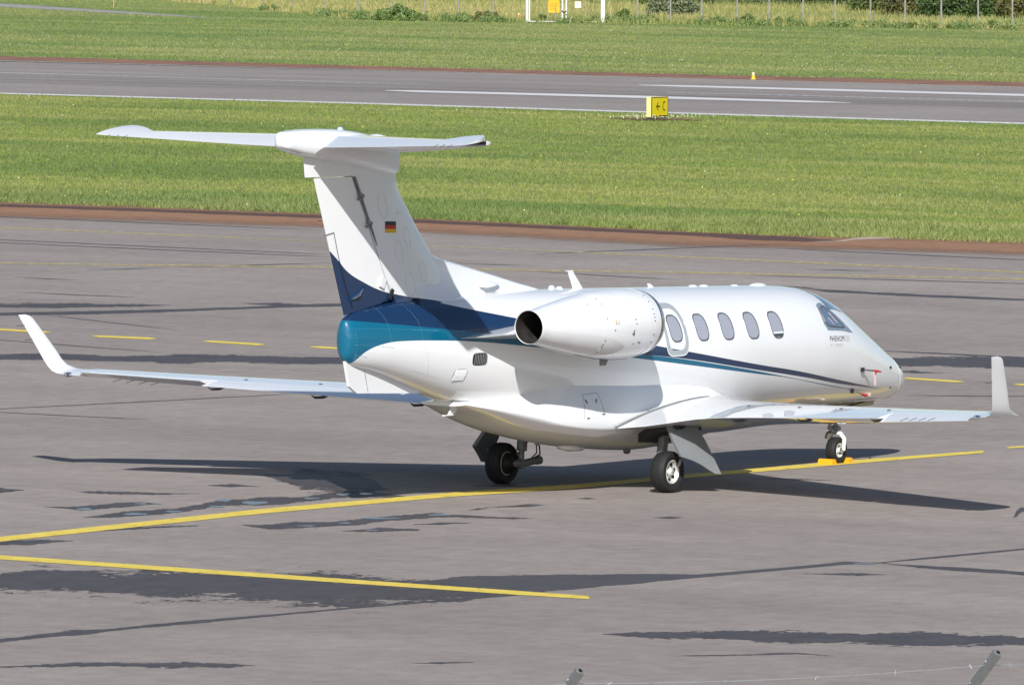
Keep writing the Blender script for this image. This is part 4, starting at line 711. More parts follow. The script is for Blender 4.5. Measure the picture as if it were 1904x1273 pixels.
WET = [(0.45,[(12.27,26.24,10.97,25.26),(12.66,25.92,11.31,24.9),(13.05,25.59,11.65,24.55),(13.44,25.27,12.0,24.2),(13.53,24.6,12.16,23.58),(13.63,23.92,12.32,22.97),(14.1,23.7,12.46,22.5),(14.57,23.47,12.59,22.04),(14.87,23.12,12.89,21.69),(15.17,22.77,13.19,21.35),(15.25,21.8,13.67,20.68),(15.48,21.29,13.89,20.17),(15.71,20.78,14.12,19.67),(15.94,20.27,14.35,19.16),(16.17,19.75,14.58,18.66),(16.43,19.26,14.9,18.22),(16.7,18.78,15.23,17.78),(16.96,18.29,15.55,17.34),(17.22,17.8,15.88,16.91),(17.51,17.44,16.17,16.55),(17.8,17.08,16.45,16.2),(18.09,16.72,16.74,15.84),(18.38,16.37,17.03,15.48),(18.67,16.01,17.31,15.13),(18.96,15.65,17.6,14.77),(19.25,15.29,17.89,14.41),(19.54,14.93,18.17,14.06),(19.83,14.57,18.46,13.7),(20.12,14.21,18.75,13.34),(20.9,13.93,19.24,12.9),(21.68,13.65,19.73,12.45),(22.12,13.33,20.03,12.05),(22.57,13.0,20.33,11.64),(22.91,12.67,20.53,11.23),(23.25,12.34,20.72,10.82),(23.18,11.54,20.8,10.12),(23.12,10.75,20.88,9.43)]),(1.0,[(18.66,11.64,18.26,11.39),(18.73,11.2,18.19,10.87),(18.72,10.5,18.58,10.42)]),(0.5,[(23.8,15.18,23.6,15.06),(23.77,14.39,23.49,14.22),(23.73,13.6,23.38,13.39),(23.69,12.95,23.35,12.74),(23.65,12.3,23.31,12.1),(23.61,11.66,23.27,11.45),(23.57,11.02,23.23,10.81)]),(0.35,[(23.11,34.46,22.35,33.88),(23.61,34.19,22.81,33.58),(24.12,33.91,23.27,33.27),(24.62,33.63,23.73,32.97),(25.13,33.35,24.2,32.66),(25.62,33.09,24.74,32.44),(26.12,32.83,25.28,32.22),(26.61,32.57,25.82,31.99),(27.43,32.31,26.71,31.79),(28.26,32.05,27.61,31.59),(28.96,31.9,28.26,31.41),(29.66,31.76,28.91,31.23),(30.25,31.55,29.41,30.96),(30.84,31.34,29.92,30.69),(31.51,30.8,31.17,30.57)]),(1.2,[(25.85,36.54,24.9,35.82),(26.24,36.16,25.23,35.4),(26.63,35.77,25.57,34.97),(27.02,35.38,25.9,34.55),(27.32,34.97,26.28,34.2),(27.62,34.56,26.65,33.85),(27.92,34.02,27.24,33.53),(28.22,33.49,27.84,33.21)]),(1.0,[(29.65,33.07,29.45,32.93),(30.0,32.25,29.28,31.74),(30.15,31.36,29.89,31.17)]),(0.4,[(42.13,28.3,41.83,28.12),(41.54,27.15,40.73,26.65),(41.43,26.42,40.62,25.92),(41.32,25.69,40.52,25.2),(41.21,24.97,40.41,24.48),(41.16,24.22,40.42,23.77),(41.11,23.48,40.42,23.06),(41.06,22.74,40.42,22.36),(41.01,22.01,40.42,21.66),(40.97,21.28,40.43,20.96)]),(1.0,[(42.38,28.94,42.15,28.8),(42.18,28.06,41.73,27.78),(41.91,27.45,41.76,27.36)]),(0.25,[(23.72,33.18,23.59,33.08),(23.03,31.87,22.84,31.74),(22.34,30.59,22.12,30.42),(21.68,29.33,21.5,29.2),(21.03,28.09,20.9,27.99)]),(0.25,[(16.66,29.57,16.53,29.47),(16.38,28.64,16.23,28.53),(16.1,27.73,15.92,27.59),(15.83,26.82,15.62,26.67),(15.57,25.92,15.39,25.79),(15.3,25.04,15.16,24.93),(15.05,24.16,14.93,24.07)]),(0.25,[(0.0,16.93,-0.09,16.86),(0.57,16.82,0.46,16.73),(1.14,16.7,1.02,16.61),(1.71,16.58,1.58,16.48),(2.29,16.46,2.15,16.36),(2.87,16.35,2.71,16.23),(3.45,16.23,3.28,16.1),(4.04,16.11,3.88,16.0),(4.64,15.99,4.49,15.89),(5.23,15.87,5.09,15.77),(5.83,15.75,5.7,15.66),(6.44,15.63,6.32,15.55),(7.04,15.51,6.94,15.44)]),(0.25,[(0.0,16.93,-0.09,16.86),(0.0,16.34,-0.12,16.25),(0.0,15.75,-0.14,15.65),(-0.0,15.16,-0.16,15.04),(0.0,14.58,-0.13,14.48),(0.01,14.01,-0.11,13.92),(0.01,13.43,-0.08,13.36)]),(0.25,[(58.1,61.01,57.88,60.84),(58.02,60.09,57.78,59.91),(57.95,59.17,57.69,58.97),(57.87,58.26,57.59,58.05),(57.8,57.35,57.49,57.13),(57.72,56.45,57.4,56.21),(57.65,55.55,57.3,55.3),(57.59,54.67,57.26,54.43),(57.52,53.79,57.22,53.57),(57.46,52.91,57.18,52.71),(57.39,52.04,57.14,51.85),(57.33,51.17,57.1,51.0),(57.27,50.3,57.06,50.16)]),(0.25,[(56.51,37.72,56.31,37.59),(56.38,36.9,56.15,36.76),(56.25,36.08,56.0,35.93),(56.13,35.27,55.85,35.1),(56.0,34.47,55.7,34.28),(55.88,33.67,55.55,33.47),(55.77,32.87,55.47,32.69),(55.65,32.09,55.38,31.92),(55.54,31.3,55.29,31.15),(55.43,30.52,55.21,30.39),(55.32,29.75,55.12,29.63)]),(0.25,[(48.48,53.71,48.29,53.56),(48.39,52.82,48.18,52.66),(48.3,51.93,48.07,51.76),(48.21,51.06,47.96,50.87),(48.13,50.18,47.85,49.98),(48.04,49.31,47.75,49.09),(47.95,48.45,47.64,48.22),(47.88,47.59,47.58,47.38),(47.8,46.74,47.53,46.54),(47.72,45.89,47.47,45.71),(47.64,45.05,47.42,44.89),(47.57,44.21,47.36,44.07),(47.49,43.38,47.3,43.25)]),(0.25,[(47.31,52.82,47.12,52.68),(47.24,51.94,47.03,51.78),(47.17,51.07,46.94,50.9),(47.1,50.2,46.85,50.01),(47.03,49.33,46.76,49.13),(46.96,48.47,46.67,48.26),(46.89,47.62,46.58,47.39),(46.83,46.77,46.54,46.56),(46.76,45.93,46.5,45.74),(46.7,45.09,46.46,44.92),(46.64,44.26,46.42,44.1),(46.58,43.43,46.38,43.28),(46.52,42.6,46.34,42.47)]),(0.25,[(38.38,43.01,38.21,42.89),(39.42,42.7,39.14,42.49),(40.51,42.41,40.33,42.29)]),(0.25,[(40.51,42.41,40.33,42.29),(41.46,42.09,41.23,41.92),(42.43,41.76,42.14,41.55),(43.42,41.44,43.18,41.28),(44.41,41.13,44.23,41.0)]),(0.25,[(35.0,42.33,34.84,42.21),(34.9,41.42,34.63,41.22),(34.83,40.53,34.67,40.41)]),(0.25,[(30.15,38.63,30.0,38.52),(30.13,37.86,29.93,37.71),(30.1,37.09,29.85,36.91),(30.09,36.35,29.89,36.2),(30.08,35.6,29.93,35.49)]),(0.25,[(50.75,40.21,50.56,40.08),(51.71,40.04,51.48,39.89),(52.67,39.87,52.41,39.7),(53.64,39.7,53.35,39.51),(54.62,39.53,54.29,39.32),(55.61,39.37,55.31,39.18),(56.61,39.2,56.35,39.03),(57.62,39.04,57.39,38.89),(58.64,38.87,58.44,38.74)]),(0.25,[(44.06,35.74,43.89,35.62),(43.81,34.71,43.58,34.56),(43.56,33.7,43.27,33.51),(43.33,32.7,43.1,32.55),(43.11,31.71,42.94,31.6)]),(0.25,[(45.69,31.56,45.51,31.44),(45.77,30.85,45.57,30.72),(45.86,30.14,45.64,30.0),(45.94,29.43,45.7,29.28),(46.02,28.73,45.76,28.56),(46.11,28.03,45.82,27.85),(46.2,27.33,45.93,27.17),(46.29,26.64,46.05,26.49),(46.38,25.95,46.16,25.82),(46.47,25.26,46.27,25.15),(46.56,24.58,46.39,24.48)]),(0.25,[(48.79,32.28,48.61,32.16),(48.92,31.41,48.61,31.22),(49.08,30.56,48.9,30.45)]),(0.25,[(12.87,7.81,12.76,7.74),(13.12,7.44,12.98,7.36),(13.36,7.07,13.2,6.97),(13.61,6.7,13.43,6.58),(13.87,6.33,13.71,6.23),(14.13,5.96,13.99,5.88),(14.38,5.59,14.27,5.53)]),(0.25,[(45.94,39.28,45.76,39.16),(46.06,38.22,45.77,38.02),(46.23,37.19,46.05,37.07)]),(0.25,[(33.99,33.41,33.84,33.3),(33.5,32.37,33.24,32.19),(33.04,31.36,32.89,31.26)]),(0.5,[(-33.14,-8.21,-33.49,-8.48),(-32.59,-8.25,-32.92,-8.5),(-32.1,-8.29,-32.43,-8.53),(-31.61,-8.33,-31.93,-8.56),(-31.12,-8.37,-31.43,-8.6),(-30.62,-8.41,-30.92,-8.63),(-30.12,-8.45,-30.41,-8.66),(-29.62,-8.49,-29.9,-8.7),(-29.05,-8.58,-29.3,-8.76),(-28.47,-8.66,-28.69,-8.82),(-27.89,-8.75,-28.07,-8.88),(-27.25,-8.81,-27.43,-8.94),(-26.6,-8.88,-26.78,-9.0),(-26.14,-8.95,-26.32,-9.07),(-25.68,-9.02,-25.86,-9.14),(-25.22,-9.09,-25.4,-9.21),(-24.76,-9.16,-24.94,-9.29),(-24.29,-9.24,-24.47,-9.36),(-23.82,-9.31,-24.0,-9.43),(-23.22,-9.33,-23.37,-9.43)]),(1.2,[(-32.53,-8.21,-32.76,-8.37),(-32.08,-8.24,-32.35,-8.45),(-31.62,-8.27,-31.95,-8.52),(-31.15,-8.3,-31.54,-8.59),(-30.74,-8.38,-31.06,-8.61),(-30.32,-8.45,-30.58,-8.64),(-29.57,-8.51,-29.66,-8.58)]),(0.3,[(-16.96,-10.11,-17.14,-10.22),(-16.23,-10.17,-16.43,-10.29),(-15.49,-10.23,-15.72,-10.37),(-14.83,-10.28,-15.06,-10.42),(-14.15,-10.34,-14.39,-10.48),(-13.47,-10.39,-13.72,-10.53),(-12.79,-10.44,-13.04,-10.59)]),(0.5,[(-16.97,-10.19,-17.19,-10.33),(-17.03,-10.74,-17.35,-10.94),(-17.08,-11.28,-17.51,-11.55),(-17.07,-11.7,-17.51,-11.97),(-17.07,-12.12,-17.52,-12.39),(-17.06,-12.54,-17.52,-12.81),(-17.05,-12.96,-17.52,-13.23)]),(1.0,[(-19.14,-10.22,-19.19,-10.25),(-18.85,-10.54,-19.01,-10.64),(-18.57,-10.87,-18.82,-11.03),(-18.47,-11.28,-18.56,-11.33)]),(0.22,[(-22.55,-6.97,-23.82,-7.84),(-22.05,-7.32,-23.93,-8.59),(-21.56,-7.67,-24.04,-9.34),(-21.22,-8.0,-23.29,-9.38),(-20.93,-8.28,-22.69,-9.45),(-20.64,-8.57,-22.09,-9.52),(-20.35,-8.85,-21.48,-9.59),(-20.0,-9.41,-20.42,-9.68),(-19.26,-9.53,-19.62,-9.76),(-18.51,-9.65,-18.83,-9.85),(-17.84,-9.7,-18.2,-9.93),(-17.16,-9.75,-17.57,-10.0),(-16.85,-10.28,-17.0,-10.37)]),(0.85,[(-25.75,-2.61,-27.17,-3.68),(-25.31,-2.76,-27.05,-4.08),(-24.63,-2.74,-26.95,-4.48),(-24.36,-3.28,-26.79,-5.07),(-24.06,-3.68,-26.65,-5.58),(-23.89,-3.92,-26.62,-5.92),(-23.86,-4.56,-26.57,-6.52),(-23.53,-5.13,-26.51,-7.26),(-23.19,-5.71,-26.42,-7.98),(-23.06,-5.93,-26.36,-8.25),(-22.99,-6.57,-26.24,-8.82),(-22.93,-7.15,-25.67,-9.04),(-23.08,-7.57,-25.39,-9.15),(-23.35,-8.33,-24.67,-9.23),(-23.63,-9.09,-23.96,-9.31)]),(0.7,[(-27.72,-13.11,-28.02,-13.31),(-27.42,-13.37,-27.93,-13.7),(-27.12,-13.63,-27.84,-14.1),(-26.85,-13.92,-27.72,-14.48),(-26.57,-14.2,-27.6,-14.86),(-26.37,-14.4,-27.61,-15.18),(-26.32,-14.76,-27.62,-15.58),(-26.24,-15.26,-27.2,-15.86),(-26.13,-15.37,-27.06,-15.95),(-25.87,-15.66,-26.98,-16.35),(-25.6,-15.95,-26.9,-16.74),(-25.45,-16.3,-26.65,-17.04),(-25.29,-16.66,-26.41,-17.33),(-25.23,-16.81,-26.29,-17.44),(-25.25,-17.3,-25.99,-17.75),(-25.26,-17.8,-25.68,-18.05)]),(1.3,[(-29.73,-15.33,-29.78,-15.36),(-29.48,-15.53,-29.58,-15.59),(-29.23,-15.73,-29.38,-15.82),(-28.97,-15.92,-29.18,-16.05),(-28.55,-16.22,-28.66,-16.29),(-28.61,-16.75,-28.66,-16.78)]),(1.1,[(-35.56,-10.05,-35.77,-10.21),(-35.32,-10.31,-35.48,-10.42),(-35.05,-10.47,-35.27,-10.63),(-34.78,-10.63,-35.06,-10.84),(-34.5,-10.8,-34.85,-11.05),(-34.23,-10.96,-34.63,-11.26),(-34.0,-11.27,-34.44,-11.59),(-33.77,-11.57,-34.26,-11.93),(-33.55,-12.11,-33.94,-12.38),(-33.44,-12.57,-33.5,-12.62)]),(1.0,[(-32.27,-13.51,-32.34,-13.55),(-31.95,-13.78,-32.15,-13.92),(-31.74,-14.07,-31.81,-14.11)]),(0.6,[(-15.76,3.71,-15.95,3.57),(-15.54,3.24,-16.17,2.77),(-14.95,3.24,-15.59,2.77),(-14.39,3.27,-15.04,2.8),(-14.33,2.8,-14.57,2.62)]),(0.6,[(-17.02,2.11,-17.25,1.94),(-15.99,2.23,-16.78,1.66),(-15.08,2.05,-15.72,1.59),(-13.36,2.49,-14.18,1.91),(-12.8,2.3,-13.87,1.54),(-12.36,1.94,-13.02,1.47),(-11.08,2.16,-12.02,1.51),(-10.85,1.64,-11.54,1.17),(-11.23,0.72,-11.49,0.55)]),(0.6,[(-16.77,-0.27,-17.0,-0.44),(-16.57,-0.59,-17.34,-1.14),(-16.09,-0.73,-16.86,-1.28),(-15.76,-0.98,-16.39,-1.42),(-15.19,-0.92,-15.97,-1.47),(-14.31,-0.97,-14.94,-1.41),(-13.48,-1.05,-14.12,-1.5),(-13.6,-1.78,-13.92,-2.0),(-13.47,-2.41,-13.67,-2.54)]),(0.6,[(-16.81,-1.89,-17.04,-2.05),(-16.15,-2.03,-16.77,-2.46),(-15.9,-2.48,-16.37,-2.8)]),(0.6,[(-15.27,-1.96,-15.5,-2.12),(-14.82,-2.08,-15.22,-2.35),(-14.58,-2.4,-14.77,-2.53)]),(0.6,[(-8.64,5.35,-9.0,5.09),(-8.02,4.95,-10.85,2.95),(-7.99,4.23,-10.91,2.2),(-8.65,3.31,-10.84,1.79),(-10.4,1.74,-10.74,1.5)]),(1.0,[(-13.81,6.45,-14.39,6.01),(-13.53,6.11,-14.11,5.67),(-13.44,5.76,-13.61,5.64)]),(1.2,[(-13.28,5.47,-13.44,5.35),(-13.04,4.83,-13.42,4.54),(-12.92,4.37,-13.23,4.14),(-12.81,3.91,-13.04,3.74),(-12.43,3.46,-12.5,3.41)]),(1.0,[(-11.11,4.34,-11.28,4.21),(-10.76,4.2,-11.14,3.93),(-10.84,3.65,-10.98,3.55)]),(0.8,[(-21.15,0.89,-21.86,0.34),(-20.91,0.55,-21.59,0.04),(-20.66,0.22,-21.31,-0.26),(-20.38,-0.2,-20.52,-0.31)]),(1.2,[(-19.06,0.65,-19.21,0.54),(-18.52,0.57,-18.74,0.41),(-17.97,0.5,-18.28,0.27),(-17.6,0.29,-17.86,0.1),(-17.23,0.09,-17.44,-0.07)]),(0.6,[(-12.21,-1.0,-12.34,-1.08),(-11.28,-1.11,-11.82,-1.46),(-11.17,-1.38,-11.31,-1.47)]),(0.5,[(-9.97,-1.0,-10.11,-1.09),(-9.81,-1.05,-10.1,-1.25),(-9.81,-1.23,-9.92,-1.3)]),(0.4,[(-12.31,-3.76,-12.41,-3.83),(-12.06,-3.86,-12.39,-4.07),(-12.05,-4.08,-12.15,-4.15)]),(0.6,[(-13.75,-2.17,-13.84,-2.23),(-13.45,-2.31,-13.78,-2.53),(-13.47,-2.66,-13.56,-2.73)]),(1.0,[(-12.75,-1.1,-12.81,-1.15),(-12.41,-1.03,-12.66,-1.2),(-12.32,-1.14,-12.4,-1.2)]),(0.5,[(-9.15,-7.41,-9.49,-7.61),(-8.27,-6.94,-9.12,-7.45),(-7.72,-6.67,-8.41,-7.08),(-7.32,-6.67,-7.85,-6.98)]),(1.2,[(-5.09,-0.56,-5.19,-0.62),(-4.94,-0.91,-5.13,-1.03),(-4.78,-1.26,-5.08,-1.44),(-4.68,-1.91,-4.78,-1.96)]),(1.0,[(-8.72,1.54,-9.08,1.3),(-8.16,1.2,-8.7,0.84),(-7.6,0.86,-7.96,0.62)])]
PUDDLE = [[(-15.85,2.83),(-15.92,2.79),(-16.0,2.75),(-16.05,2.76),(-16.04,2.81),(-16.04,2.86),(-16.07,2.88),(-16.07,2.91),(-16.02,2.97),(-15.95,3.02),(-15.91,3.04),(-15.86,3.04),(-15.78,3.05),(-15.71,3.06),(-15.71,3.01),(-15.76,2.93),(-15.81,2.87)],[(-16.1,1.74),(-16.18,1.69),(-16.24,1.69),(-16.26,1.73),(-16.31,1.76),(-16.38,1.78),(-16.42,1.82),(-16.39,1.89),(-16.33,1.96),(-16.28,2.0),(-16.22,2.02),(-16.12,2.04),(-16.03,2.04),(-16.01,1.98),(-16.04,1.89),(-16.05,1.82),(-16.05,1.78)],[(-14.56,2.85),(-14.6,2.84),(-14.66,2.81),(-14.72,2.81),(-14.73,2.84),(-14.72,2.89),(-14.71,2.92),(-14.72,2.95),(-14.7,2.98),(-14.65,3.01),(-14.62,3.02),(-14.6,3.01),(-14.56,3.0),(-14.51,3.0),(-14.48,2.98),(-14.5,2.93),(-14.54,2.88)],[(-15.41,1.68),(-15.46,1.65),(-15.49,1.66),(-15.54,1.66),(-15.61,1.66),(-15.65,1.68),(-15.63,1.73),(-15.59,1.8),(-15.56,1.83),(-15.53,1.86),(-15.46,1.89),(-15.4,1.9),(-15.38,1.87),(-15.39,1.82),(-15.37,1.78),(-15.35,1.76),(-15.36,1.72)],[(-14.36,1.73),(-14.41,1.7),(-14.45,1.7),(-14.47,1.72),(-14.52,1.73),(-14.58,1.74),(-14.59,1.77),(-14.56,1.83),(-14.51,1.88),(-14.48,1.91),(-14.42,1.93),(-14.35,1.95),(-14.29,1.94),(-14.3,1.89),(-14.31,1.83),(-14.31,1.79),(-14.31,1.77)],[(-13.36,2.35),(-13.42,2.32),(-13.52,2.27),(-13.59,2.27),(-13.58,2.31),(-13.56,2.38),(-13.58,2.41),(-13.59,2.44),(-13.54,2.49),(-13.46,2.55),(-13.41,2.56),(-13.38,2.55),(-13.31,2.56),(-13.23,2.57),(-13.21,2.54),(-13.26,2.46),(-13.32,2.39)],[(-13.37,1.72),(-13.45,1.68),(-13.52,1.67),(-13.64,1.65),(-13.78,1.63),(-13.82,1.68),(-13.75,1.8),(-13.68,1.91),(-13.63,1.97),(-13.55,2.03),(-13.41,2.1),(-13.32,2.12),(-13.3,2.05),(-13.3,1.97),(-13.24,1.93),(-13.2,1.89),(-13.26,1.81)],[(-12.25,1.65),(-12.31,1.63),(-12.34,1.63),(-12.38,1.64),(-12.44,1.64),(-12.5,1.65),(-12.49,1.7),(-12.45,1.77),(-12.41,1.81),(-12.37,1.84),(-12.31,1.86),(-12.23,1.88),(-12.2,1.86),(-12.21,1.81),(-12.21,1.76),(-12.2,1.73),(-12.2,1.7)],[(-11.36,1.79),(-11.4,1.76),(-11.46,1.74),(-11.56,1.71),(-11.63,1.7),(-11.62,1.75),(-11.57,1.82),(-11.53,1.88),(-11.5,1.91),(-11.43,1.96),(-11.35,2.0),(-11.31,2.0),(-11.31,1.97),(-11.28,1.94),(-11.23,1.93),(-11.22,1.91),(-11.28,1.85)],[(-11.07,1.6),(-11.12,1.58),(-11.15,1.58),(-11.19,1.58),(-11.26,1.57),(-11.31,1.58),(-11.28,1.64),(-11.24,1.7),(-11.2,1.73),(-11.17,1.76),(-11.1,1.79),(-11.03,1.81),(-11.01,1.79),(-11.02,1.74),(-11.02,1.7),(-11.0,1.68),(-11.01,1.65)],[(-16.39,-1.19),(-16.42,-1.2),(-16.47,-1.2),(-16.53,-1.2),(-16.56,-1.16),(-16.56,-1.11),(-16.56,-1.06),(-16.57,-1.03),(-16.57,-1.01),(-16.53,-0.98),(-16.49,-0.98),(-16.47,-1.0),(-16.44,-1.03),(-16.39,-1.05),(-16.35,-1.07),(-16.35,-1.12),(-16.37,-1.16)],[(-15.71,-1.27),(-15.75,-1.29),(-15.81,-1.31),(-15.83,-1.3),(-15.84,-1.26),(-15.85,-1.23),(-15.88,-1.21),(-15.88,-1.19),(-15.84,-1.15),(-15.8,-1.12),(-15.78,-1.12),(-15.74,-1.12),(-15.68,-1.11),(-15.63,-1.12),(-15.64,-1.16),(-15.67,-1.21),(-15.69,-1.25)],[(-14.58,-1.27),(-14.64,-1.28),(-14.69,-1.25),(-14.77,-1.21),(-14.87,-1.17),(-14.95,-1.11),(-14.97,-1.01),(-14.95,-0.92),(-14.94,-0.87),(-14.9,-0.84),(-14.82,-0.83),(-14.73,-0.85),(-14.68,-0.92),(-14.65,-1.02),(-14.6,-1.1),(-14.55,-1.16),(-14.54,-1.22)],[(-13.67,-1.46),(-13.73,-1.49),(-13.79,-1.5),(-13.82,-1.46),(-13.84,-1.41),(-13.89,-1.37),(-13.94,-1.34),(-13.94,-1.29),(-13.89,-1.23),(-13.85,-1.2),(-13.81,-1.2),(-13.74,-1.2),(-13.65,-1.21),(-13.6,-1.24),(-13.61,-1.32),(-13.63,-1.39),(-13.64,-1.43)],[(-16.54,-2.28),(-16.58,-2.3),(-16.62,-2.31),(-16.64,-2.29),(-16.65,-2.25),(-16.67,-2.23),(-16.69,-2.21),(-16.7,-2.19),(-16.67,-2.15),(-16.64,-2.13),(-16.62,-2.13),(-16.58,-2.13),(-16.53,-2.13),(-16.49,-2.15),(-16.49,-2.18),(-16.51,-2.23),(-16.53,-2.26)],[(-11.34,-1.3),(-11.38,-1.32),(-11.42,-1.34),(-11.45,-1.34),(-11.48,-1.33),(-11.49,-1.31),(-11.48,-1.28),(-11.47,-1.26),(-11.44,-1.23),(-11.4,-1.2),(-11.36,-1.18),(-11.32,-1.18),(-11.29,-1.18),(-11.28,-1.19),(-11.27,-1.22),(-11.29,-1.25),(-11.31,-1.28)],[(-17.15,-10.22),(-17.19,-10.24),(-17.24,-10.24),(-17.3,-10.22),(-17.34,-10.19),(-17.37,-10.14),(-17.38,-10.09),(-17.38,-10.05),(-17.35,-10.01),(-17.31,-9.98),(-17.26,-9.97),(-17.21,-9.98),(-17.16,-10.01),(-17.12,-10.05),(-17.1,-10.1),(-17.1,-10.15),(-17.11,-10.19)]]
DIRT_NEAR = [(64.72,69.96,58.2,64.87),(64.81,68.38,58.22,63.3),(64.89,66.81,58.24,61.74),(64.98,65.25,58.27,60.2),(64.89,63.58,58.45,58.78),(64.8,61.92,58.63,57.38),(64.71,60.27,58.81,55.98),(64.69,58.69,58.81,54.46),(64.67,57.12,58.82,52.96),(64.65,55.56,58.82,51.47),(64.33,53.6,58.46,49.54),(64.01,51.66,58.11,47.63),(63.69,49.74,57.76,45.75),(63.27,47.86,57.31,43.91),(62.86,46.01,56.88,42.08),(62.45,44.17,56.45,40.29),(62.52,42.6,56.83,38.97),(62.59,41.05,57.21,37.67),(62.65,39.5,57.6,36.36),(62.71,38.11,57.67,35.02),(62.76,36.73,57.74,33.69),(62.82,35.36,57.81,32.37),(62.64,33.22,57.66,30.31),(62.46,31.11,57.52,28.27)]
DIRT_WET = [(63.18,68.75,62.16,67.96),(63.27,67.85,62.22,67.03),(63.36,66.94,62.29,66.11),(63.46,66.04,62.35,65.2),(63.55,65.14,62.42,64.28),(63.64,64.25,62.48,63.37),(63.67,63.31,62.52,62.45),(63.69,62.37,62.55,61.52),(63.71,61.43,62.58,60.6),(63.73,60.5,62.62,59.68),(63.75,59.57,62.65,58.77),(63.72,58.56,62.59,57.75),(63.69,57.55,62.54,56.73),(63.66,56.55,62.48,55.71),(63.63,55.55,62.43,54.7),(63.61,54.56,62.37,53.7),(63.42,53.45,62.2,52.6),(63.24,52.35,62.02,51.51),(63.07,51.25,61.85,50.42),(62.89,50.17,61.68,49.35),(62.71,49.09,61.51,48.28),(62.51,48.0,61.32,47.2),(62.32,46.91,61.12,46.12),(62.12,45.84,60.94,45.06),(61.93,44.77,60.75,44.0),(61.74,43.71,60.56,42.95),(61.66,42.68,60.13,41.7),(61.58,41.66,59.71,40.47),(61.21,40.01,59.64,39.02),(60.85,38.66,60.39,38.37)]
PATH = [(276.73,235.37,268.38,228.86),(273.75,230.92,265.69,224.68),(270.83,226.57,263.04,220.57),(267.97,222.29,260.45,216.54),(265.17,218.11,257.9,212.59),(262.42,214.0,255.4,208.71),(259.2,209.36,252.88,204.63),(256.06,204.82,250.41,200.63),(252.98,200.38,247.99,196.7),(249.66,195.81,245.91,193.07),(246.41,191.34,243.87,189.5),(243.24,186.97,241.86,185.98)]
RUBBLE = [(59.73,39.08,59.5,38.94),(60.57,38.77,60.11,38.48),(62.1,39.3,61.16,38.72),(63.71,39.45,62.2,38.52),(63.37,38.53,62.66,38.1)]
POSTS = [(275.24,211.11),(269.7,205.09),(265.42,200.06),(260.13,194.44),(256.11,189.7),(253.27,185.76),(251.47,182.64),(250.74,180.24),(250.02,177.85),(248.87,175.09)]
POSTS_R = [(249.46,167.46),(250.24,166.14),(250.45,164.56),(251.32,163.18),(251.54,161.59),(251.86,159.94),(252.1,158.35),(252.45,156.68),(252.29,154.72),(252.19,152.72),(252.6,151.01),(252.92,149.39),(253.24,147.77)]
GATE = [(246.19,171.41),(246.64,169.64),(249.17,169.11)]
SHRUB = [(293.65,185.99,150,60,0),(292.11,182.12,110,60,1),(279.19,172.39,110,60,1),(271.56,165.87,120,70,2),(269.76,162.75,110,80,0),(271.46,161.45,120,80,0),(271.14,158.72,120,80,2),(297.59,186.5,110,45,0),(298.47,190.98,110,40,2),(298.03,193.02,120,35,1),(291.1,191.21,80,28,2),(262.69,174.12,78,34,3),(245.07,178.01,95,17,4),(247.12,174.27,55,13,2),(252.45,170.17,30,14,1)]
CLUMP = [(249.58,163.12,48,10),(250.18,161.95,36,13),(250.68,160.16,46,14),(252.12,156.94,60,9),(253.15,150.59,44,10),(250.84,184.61,70,9),(247.18,175.67,50,10),(249.31,172.59,18,9),(250.29,170.39,24,8),(249.87,167.14,50,11),(251.45,153.99,40,7),(251.69,152.42,40,7),(259.14,195.18,50,9)]
SCRUB = [(289.96,188.68,3.56,1.1),(290.01,185.31,3.55,1.09),(299.51,188.52,3.07,0.84),(289.18,179.34,3.52,1.22),(283.92,173.59,3.47,1.33),(279.27,167.67,3.41,1.58),(279.25,164.6,3.4,1.57),(282.57,187.47,2.97,0.81),(290.21,195.23,3.32,0.5),(291.04,199.76,4.17,0.33)]
WEEDS = [(246.25,179.27,3.26,0.35),(245.72,176.79,2.99,0.22),(245.61,174.0,2.73,0.22),(250.62,184.77,2.29,0.2),(249.15,167.7,2.23,0.22),(249.69,163.04,2.72,0.2),(249.77,160.17,2.95,0.22),(250.88,156.52,3.68,0.17),(251.08,152.9,3.91,0.17),(251.77,149.62,3.66,0.2),(247.18,169.23,1.98,0.15)]
SIGN = (129.68,88.49)
LIGHT = (171.6,111.61)
MARK = (248.86,173.65)
ST1 = (244.38,167.87)
ST2 = (251.38,170.27)
ST3 = (257.06,203.02)
ST4 = (245.63,176.86)
FTOP = [(-60.879,-34.719,3.1),(-57.719,-36.297,3.1)]

# ---- materials of the airfield
def tex(nt, scale, detail=6, rough=.6, vec=None, stretch=None, dist=0.):
    g = N(nt, 'ShaderNodeNewGeometry'); v = g.outputs['Position']
    if stretch:
        mp = N(nt, 'ShaderNodeVectorMath', operation='MULTIPLY'); mp.inputs[1].default_value = stretch; nt.links.new(v, mp.inputs[0]); v = mp.outputs[0]
    n = N(nt, 'ShaderNodeTexNoise'); n.inputs['Scale'].default_value = scale; n.inputs['Detail'].default_value = detail; n.inputs['Roughness'].default_value = rough; n.inputs['Distortion'].default_value = dist
    nt.links.new(v, n.inputs['Vector']); return n.outputs[0]
def remap(nt, x, a, b, c, d, smooth=False):
    m = N(nt, 'ShaderNodeMapRange'); m.interpolation_type = 'SMOOTHSTEP' if smooth else 'LINEAR'
    for i, v in enumerate((a, b, c, d)): m.inputs[i + 1].default_value = v
    nt.links.new(x, m.inputs[0]); return m.outputs[0]
def mixc(nt, f, a, b):
    m = N(nt, 'ShaderNodeMix', data_type='RGBA')
    if isinstance(f, (int, float)): m.inputs[0].default_value = f
    else: nt.links.new(f, m.inputs[0])
    for i, v in ((6, a), (7, b)):
        if isinstance(v, tuple): m.inputs[i].default_value = (*v, 1)
        else: nt.links.new(v, m.inputs[i])
    return m.outputs[2]
